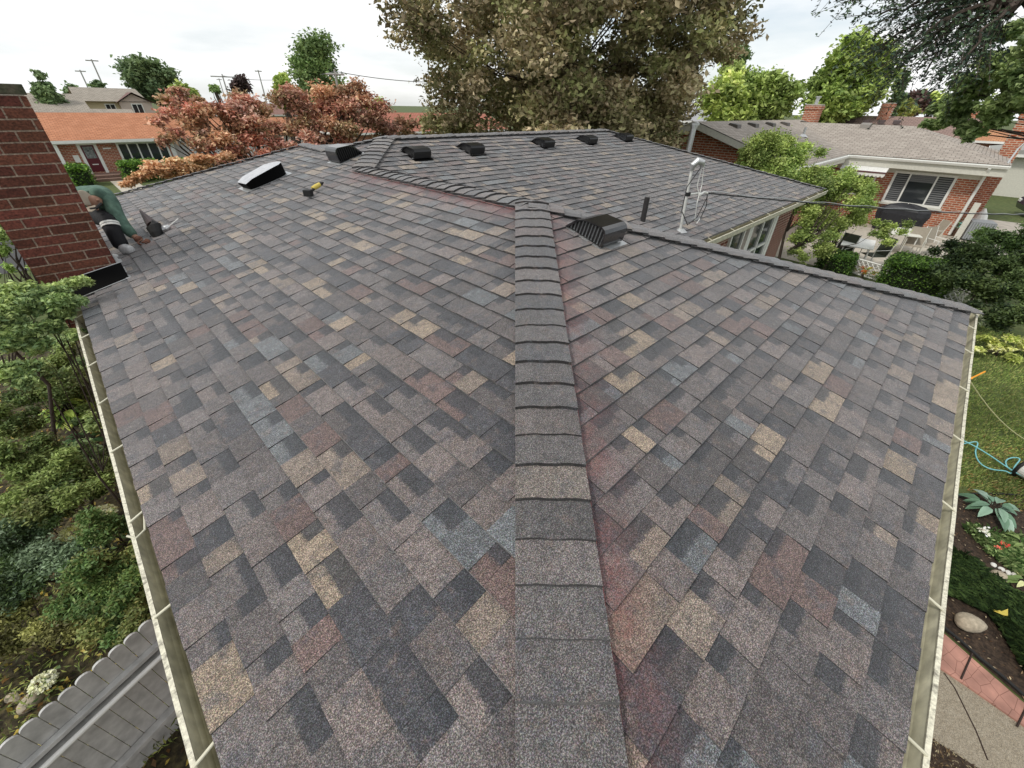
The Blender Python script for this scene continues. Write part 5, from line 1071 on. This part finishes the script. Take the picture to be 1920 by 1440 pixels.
patio_chair('dark-backed white-framed chair right of the white table', 1640, 473, -2.3, darkc, M['white'])
patio_chair('tan sling chair facing away beside the pale table', 1715, 455, -1.5, tanc, M['offwhite'])
patio_chair('tan sling chair in front of the covered grill', 1742, 436, -2.6, tanc, M['offwhite'])
patio_chair('pale empty-framed chair nearest the downspout', 1755, 455, -.6, tanc, M['white'])
# covered grill
gp = at_z(1712, 425, .25); gp = Vector((25.9, 1.25, 0)); bm_ = MB(); U = 20; prof = [(0, .55), (.35, .56), (.62, .62), (.80, .60), (.92, .45), (1.0, .2), (1.02, .02)]
for i in range(len(prof) - 1):
    for k in range(U):
        q = []
        for (zz, ww), kk in ((prof[i], k), (prof[i], k + 1), (prof[i + 1], k + 1), (prof[i + 1], k)):
            a = 6.283 * kk / U; ca, sa_ = math.cos(a), math.sin(a); e = .55; rx = abs(ca) ** e * (1 if ca > 0 else -1); ry = abs(sa_) ** e * (1 if sa_ > 0 else -1); fz = 1 + .05 * math.sin(a * 7 + zz * 3)
            q.append(gp + Vector((rx * ww * .55 * fz, ry * ww * 1.5 * fz, .05 + zz * 1.08 + .03 * math.sin(a * 3))))
        bm_.poly(q)
tag(bm_.build('grill', mat('black_grill_cover', (.022, .023, .028), .55, noise=.2, nscale=5, bump=.4)), 'barbecue grill under a black fabric cover against the brick wall', 'grill')
# air conditioner, sack, plank, pots
ap = at_z(1832, 432, .4); ap.z = 0; AC = empty('air_conditioner', 'grey ribbed air conditioning unit beside the brick corner', 'air conditioner'); X = MT(ap, .2)
MB().box(-.38, .38, -.38, .38, .06, .78, M=X).build('cabinet', mat('grey_ac_cabinet', (.22, .23, .24), .5), AC, bevel=.02)
mb = MB(); [mb.box(-.395, -.382, -.36 + .08 * k, -.33 + .08 * k, .1, .74, M=X) for k in range(10)]; [mb.box(-.36 + .08 * k, -.33 + .08 * k, -.395, -.382, .1, .74, M=X) for k in range(10)]; mb.build('grille', mat('ac_grille', (.33, .35, .36), .5), AC)
sp_ = at_z(1838, 408, .6); sp_.z = 0; mb = MB(); mb.tube([sp_, sp_ + Vector((0, 0, .3)), sp_ + Vector((.02, 0, .7)), sp_ + Vector((.03, .02, .98))], [.33, .34, .2, .04], 12); sk_ = tag(mb.build('sack', M['white']), 'white cone-shaped sack with an orange band beside the brick corner', 'sack')
MB().tube([sp_ + Vector((0, 0, .26)), sp_ + Vector((0, 0, .42))], [.352, .31], 12).build('band', mat('orange_band', (.6, .2, .08), .7), sk_)
pp = at_z(1800, 430, .3); pp.z = 0; po = tag(MB().tube([pp, pp + Vector((0, 0, .32))], [.14, .2], 12).build('flower_pot', mat('brown_pot', (.12, .07, .045), .7)), 'brown pot with turquoise flowers at the foot of the downspout', 'pot')
rng = np.random.default_rng(130); leaf_mesh('flowers', np.array(pp) + np.array([0, 0, .42]) + rng.normal(size=(160, 3)) * .13, .08, colmix(rng, 160, [(120, 180, 180), (96, 130, 80), (200, 220, 220)]), M['leaf'], po, seed=131)
tag(MB().box(26.2, 26.25, -.95, -.75, 0, 1.45).build('plank', M['offwhite']), 'pale narrow board leaning upright by the brick corner', 'board')
# dark car at the far right
cp = at_z(1985, 404, .3); CR = empty('parked_car', 'dark blue car just entering the picture at the right edge', 'car'); X = MT(Vector((cp.x + 1.2, cp.y - .8, 0)), 1.75)
mb = MB(); mb.prism([(-2.2, .28), (2.2, .28), (2.28, .55), (2.2, .82), (1.2, .95), (.65, 1.4), (-.9, 1.44), (-1.6, 1.0), (-2.2, .92), (-2.28, .5)], X @ Vector((0, -.85, 0)), X.to_3x3() @ Vector((1, 0, 0)), (0, 0, 1), X.to_3x3() @ Vector((0, 1.7, 0))); mb.build('body', mat('navy_car_paint', (.012, .016, .04), .2, spec=.8), CR, bevel=.05)
for sg in (-1, 1): MB().prism([(.55, 1.0), (1.0, 1.0), (.55, 1.34), (-.82, 1.37), (-1.35, 1.0)], X @ Vector((0, sg * .856 - .003, 0)), X.to_3x3() @ Vector((1, 0, 0)), (0, 0, 1), X.to_3x3() @ Vector((0, .006, 0))).build('side_window', M['glass'], CR)
MB().prism([(-.72, 0), (.72, 0), (.62, .66), (-.62, .66)], X @ Vector((1.215, 0, .975)), X.to_3x3() @ Vector((0, 1, 0)), X.to_3x3() @ Vector((-.78, 0, .63)), X.to_3x3() @ Vector((.01, 0, .012))).build('windshield', M['glass'], CR)
for sx in (-1.35, 1.4):
    for sg in (-1, 1):
        wl = MB().tube([X @ Vector((sx, sg * .74, .32)), X @ Vector((sx, sg * .88, .32))], .32, 20).build('wheel', M['blackrub'], CR); MB().tube([X @ Vector((sx, sg * .86, .32)), X @ Vector((sx, sg * .885, .32))], .2, 12).build('rim', M['galv'], wl)
for sg in (-.6, .6): MB().box(2.2, 2.29, sg - .16, sg + .16, .6, .74, M=X).build('headlight', M['white'], CR, bevel=.02)
# ------------------------------------------------------------------ poles and wires
M['pole'] = mat('grey_pole', (.36, .35, .33), .8)
def pole(label, top, bot, D, r, arms, cat='light pole', name='light_pole'):
    a = at_d(*bot, D); b = at_d(*top, D); h = b.z; t = empty(name, label, cat); c = Vector((a.x, a.y, 0)); MB().tube([c, c + Vector((0, 0, h))], [r, r * .6], 8).build('pole', M['pole'], t)
    la_ = Vector((-c.y, c.x, 0)).normalized()
    for dz, hw in arms: MB().tube([c + Vector((0, 0, h - dz)) - la_ * hw, c + Vector((0, 0, h - dz)) + la_ * hw], r * .6, 6).build('crossarm', M['pole'], t)
    return t
pole('taller highway light pole behind the beige house', (172, 111), (192, 158), 120, .17, [(.2, .9)])
pole('shorter highway light pole left of the beige roof', (148, 131), (163, 160), 130, .17, [(.2, .8)])
pole('light pole above the middle of the red maple', (484, 131), (494, 170), 110, .16, [(.2, .6)])
u1 = pole('utility pole with a crossarm above the red maple', (418, 139), (424, 165), 85, .13, [(.3, 1.5)], 'utility pole', 'utility_pole')
pole('small far light pole just left of the crossarm pole', (411, 147), (415, 162), 130, .13, [(.2, .5)])
pole('small utility pole near the horizon left of the bronze tree', (718, 183), (722, 205), 90, .13, [(.4, .9)], 'utility pole', 'utility_pole')
u2 = pole('utility pole half hidden in the light green poplar', (628, 130), (634, 170), 55, .16, [(.4, .9)], 'utility pole', 'utility_pole')
wm = mat('black_wire', (.03, .03, .03), .7); wl_ = mat('grey_wire', (.2, .21, .22), .6)
tag(MB().tube(sag(at_d(630, 134, 55), at_d(880, 152, 60), 12, .4), .035, 4).build('power_line', wl_), 'thin power line running from the poplar pole to the bronze tree', 'wire')
tag(MB().tube(sag(at_d(418, 142, 85), at_d(630, 134, 55), 12, .6), .03, 4).build('power_line', wl_), 'thin power line between the crossarm pole and the poplar pole', 'wire')
e1 = at_d(2010, 402, 24)
w1 = MB(); w1.tube(sag(arm_e, e1, 30, .12), .011, 6); tag(w1.build('service_cable', wm), 'thick black service cable from the roof mast to the right edge', 'cable')
w1 = MB(); w1.tube([p + Vector((0, .0, .022 + .012 * math.sin(i * 1.3))) for i, p in enumerate(sag(arm_e, e1, 60, .12))], .006, 5); tag(w1.build('messenger_wire', M['galv']), 'bare silver wire twisted along the black service cable', 'wire')
tag(MB().tube(sag((27.2, -1.2, 3.55), at_d(2050, 362, 30), 12, .3), .02, 5).build('service_cable', wl_), 'pale wire leaving the neighbour house mast toward the right', 'cable')
# ------------------------------------------------------------------ tools on the roof
def on1(x, y, h=0): return Vector((x, y, z1(x) + h))
dp = on1(2.06, 5.44, .03); DR = empty('cordless_drill', 'yellow and black cordless drill lying on the left roof slope', 'drill')
yl = mat('yellow_plastic', (.62, .48, .10), .45); ux = Vector((.95, .25, .28)).normalized(); uy = Vector((.1, 1, 0)).normalized()
MB().tube([dp + ux * .02 + Vector((0, 0, .045)), dp + ux * .10 + Vector((0, 0, .045)), dp + ux * .17 + Vector((0, 0, .045))], [.03, .036, .032], 12).build('motor_housing', yl, DR)
MB().tube([dp + ux * .17 + Vector((0, 0, .045)), dp + ux * .215 + Vector((0, 0, .045)), dp + ux * .25 + Vector((0, 0, .045))], [.027, .024, .008], 12).build('chuck', M['blackrub'], DR)
MB().tube([dp + ux * .06 + Vector((0, 0, .04)), dp + ux * -.03 - uy * .05 + Vector((0, 0, .03)), dp + ux * -.07 - uy * .07 + Vector((0, 0, .03))], [.021, .019, .022], 10).build('grip', M['blackrub'], DR)
X = Matrix.Translation(dp + ux * -.10 - uy * .085 + Vector((0, 0, .02))) @ Matrix.Rotation(.65, 4, 'Z'); MB().box(-.045, .045, -.06, .06, -.02, .07, M=X).build('battery', M['blackrub'], DR, bevel=.01)
DR.scale = (.78, .78, .78); DR.location = dp * .22
# ------------------------------------------------------------------ roofer
def skin(name, pts, edges, m, parent, sub=2):
    me = bpy.data.meshes.new(name); me.from_pydata([tuple(p[0]) for p in pts], edges, []); me.materials.append(m); o = bpy.data.objects.new(name, me); COL.objects.link(o)
    if parent: o.parent = parent
    md = o.modifiers.new('skin', 'SKIN'); md.use_smooth_shade = True
    for i, p in enumerate(pts):
        r = p[1]; sv = me.skin_vertices[0].data[i]; sv.radius = (r, r) if not isinstance(r, tuple) else r; sv.use_root = (i == 0)
    s_ = o.modifiers.new('sub', 'SUBSURF'); s_.levels = sub; s_.render_levels = sub; return o
skinm = mat('skin', (.34, .19, .13), .6); hood = mat('sage_green_hoodie', (.085, .150, .115), .9, noise=.3, nscale=7, bump=1., bscale=11); trm = mat('black_trousers', (.008, .008, .010), .8, noise=.2, bump=.5); capm = mat('beige_cap', (.42, .36, .28), .8, noise=.1); shm = mat('pale_grey_shoe', (.5, .5, .5), .6, noise=.2, nscale=12)
Y = at_y
J = dict(pel=Y(140, 392, 7.35), sp=Y(160, 374, 7.2), ch=Y(194, 370, 7.0), nk=Y(184, 376, 6.82), hd=Y(166, 380, 6.66), shr=Y(208, 382, 6.8), elr=Y(228, 420, 6.62), wrr=Y(254, 445, 6.5), hnr=Y(265, 452, 6.45),
         shl=Y(185, 365, 7.25), ell=Y(150, 430, 7.0), wrl=Y(140, 470, 6.9), hpr=Y(165, 400, 7.2), knr=Y(203, 413, 6.6), anr=Y(226, 462, 6.42), tor=Y(248, 470, 6.3), hpl=Y(135, 405, 7.3), knl=Y(120, 440, 7.0), anl=Y(130, 480, 7.3))
PN = tag(skin('person', [(J['pel'], .13), (J['sp'], .12), (J['ch'], .10), (J['nk'], .055), (J['hd'], .088), (J['shr'], .045), (J['elr'], .045), (J['wrr'], .032), (J['hnr'], (.045, .02)), (J['shl'], .06), (J['ell'], .045), (J['wrl'], .032),
     (J['hpr'], .10), (J['knr'], .062), (J['anr'], .042), (J['tor'], .04), (J['hpl'], .10), (J['knl'], .062), (J['anl'], .042)],
     [(0, 1), (1, 2), (2, 3), (3, 4), (2, 5), (5, 6), (6, 7), (7, 8), (2, 9), (9, 10), (10, 11), (0, 12), (12, 13), (13, 14), (14, 15), (0, 16), (16, 17), (17, 18)], skinm, None), 'roofer in sage green hoodie, beige cap and black trousers crouching behind the chimney', 'person')
skin('hoodie', [(J['pel'].lerp(J['sp'], .3), .16), (J['sp'], .16), (J['ch'], .15), (J['nk'] + Vector((0, 0, .03)), .105), (J['shr'], .092), (J['shr'].lerp(J['elr'], .45), .074), (J['elr'], .078), (J['elr'].lerp(J['wrr'], .5), .062), (J['wrr'], .054), (J['shl'], .09), (J['ell'], .07), (J['wrl'], .05)],
     [(0, 1), (1, 2), (2, 3), (2, 4), (4, 5), (5, 6), (6, 7), (7, 8), (2, 9), (9, 10), (10, 11)], hood, PN)
skin('hood', [(J['nk'] + Vector((-.04, -.02, .10)), .07), (J['nk'] + Vector((.05, 0, .07)), .075), (J['nk'] + Vector((.09, .02, -.02)), .05)], [(0, 1), (1, 2)], hood, PN)
skin('trousers', [(J['pel'], .165), (J['hpr'], .115), (J['hpr'].lerp(J['knr'], .5), .10), (J['knr'], .092), (J['knr'].lerp(J['anr'], .5), .082), (J['anr'] + Vector((.01, -.01, -.03)), .08), (J['hpl'], .115), (J['knl'], .08), (J['anl'], .06)], [(0, 1), (1, 2), (2, 3), (3, 4), (4, 5), (0, 6), (6, 7), (7, 8)], trm, PN)
for dz in (.03, .075):
    k_ = J['knr'].lerp(J['anr'], .08 + dz * 2); dd = (J['anr'] - J['knr']).normalized(); MB().tube([k_ - dd * .008, k_ + dd * .012], .086, 16).build('trouser_stripe', M['white'], PN)
skin('shoe', [(J['anr'] + Vector((0, .02, -.02)), .066), (J['anr'].lerp(J['tor'], .5) + Vector((0, 0, -.01)), .06), (J['tor'] + Vector((.01, -.01, 0)), .052)], [(0, 1), (1, 2)], shm, PN)
hdn = J['hd']; fdir = Vector((.45, -.55, -.7)).normalized()
skin('cap', [(hdn - fdir * .035 + Vector((0, 0, .02)), .098), (hdn + Vector((0, 0, .05)), .09)], [(0, 1)], capm, PN)
rg = Vector((.85, .4, .1)).normalized(); upf = fdir.cross(rg).normalized()
bc = hdn + fdir * .075 + Vector((-.045, -.035, .02)); MB().prism([(-.06, 0), (.06, 0), (.05, .05), (0, .07), (-.05, .05)], bc, rg, (fdir + Vector((-.5, -.3, .1))).normalized(), (0, 0, .006)).build('cap_brim', capm, PN)
MB().tube([hdn + fdir * .07 + Vector((-.05, -.06, .0)), hdn + fdir * .082 + Vector((.0, -.04, .01)), hdn + fdir * .05 + Vector((.075, .0, .02))], .014, 6).build('glasses', M['blackrub'], PN)
skin('ear', [(hdn + Vector((.085, .0, -.0)), .014), (hdn + Vector((.09, .005, .03)), .016)], [(0, 1)], skinm, PN)
skin('nose', [(hdn + fdir * .085, .018), (hdn + fdir * .105, .012)], [(0, 1)], skinm, PN)
glv = mat('brown_work_glove', (.13, .055, .035), .8, noise=.2)
hp_ = J['hnr']; fx = Vector((.7, -.6, -.05)).normalized(); fs = Vector((.6, .7, .15)).normalized()
skin('glove', [(J['wrr'], .05), (hp_, (.058, .04))], [(0, 1)], glv, PN)
for k in range(4):
    b_ = hp_ + fs * (-.036 + .024 * k); L_ = (.06, .072, .068, .052)[k]
    skin('finger', [(b_ + fx * .02, .012), (b_ + fx * (.02 + L_ * .6) + Vector((0, 0, .006)), .011), (b_ + fx * (.02 + L_) - Vector((0, 0, .018)), .009)], [(0, 1), (1, 2)], glv, PN, 1)
skin('thumb', [(hp_ - fs * .035 - fx * .02, .013), (hp_ - fs * .07 + fx * .01, .011), (hp_ - fs * .075 + fx * .04 - Vector((0, 0, .01)), .009)], [(0, 1), (1, 2)], glv, PN, 1)
# nail gun with black magazine by the roofer's hand
NG = empty('nail_gun', 'black nail gun standing on the roof beside the roofer hand', 'nail gun'); a = Y(264, 396, 6.95); b = Y(288, 424, 6.62); c = Y(298, 448, 6.52)
MB().tube([a, a.lerp(b, .5), b], [.014, .04, .065], 10).build('magazine', mat('dark_maroon_metal', (.035, .018, .018), .5), NG)
MB().tube([b + Vector((-.03, 0, .03)), b, b.lerp(c, .6), c], [.06, .082, .065, .04], 12).build('body', M['blackrub'], NG)
MB().tube([Y(296, 433, 6.6), Y(312, 428, 6.58), Y(318, 424, 6.58)], [.03, .035, .02], 10).build('driver_head', M['galv'], NG)
MB().tube([Y(316, 425, 6.58), Y(334, 410, 6.62)], .005, 6).build('air_fitting', M['white'], NG)
MB().tube([Y(270, 402, 6.9), Y(286, 414, 6.74)], .014, 6).build('handle_mark', M['white'], NG)
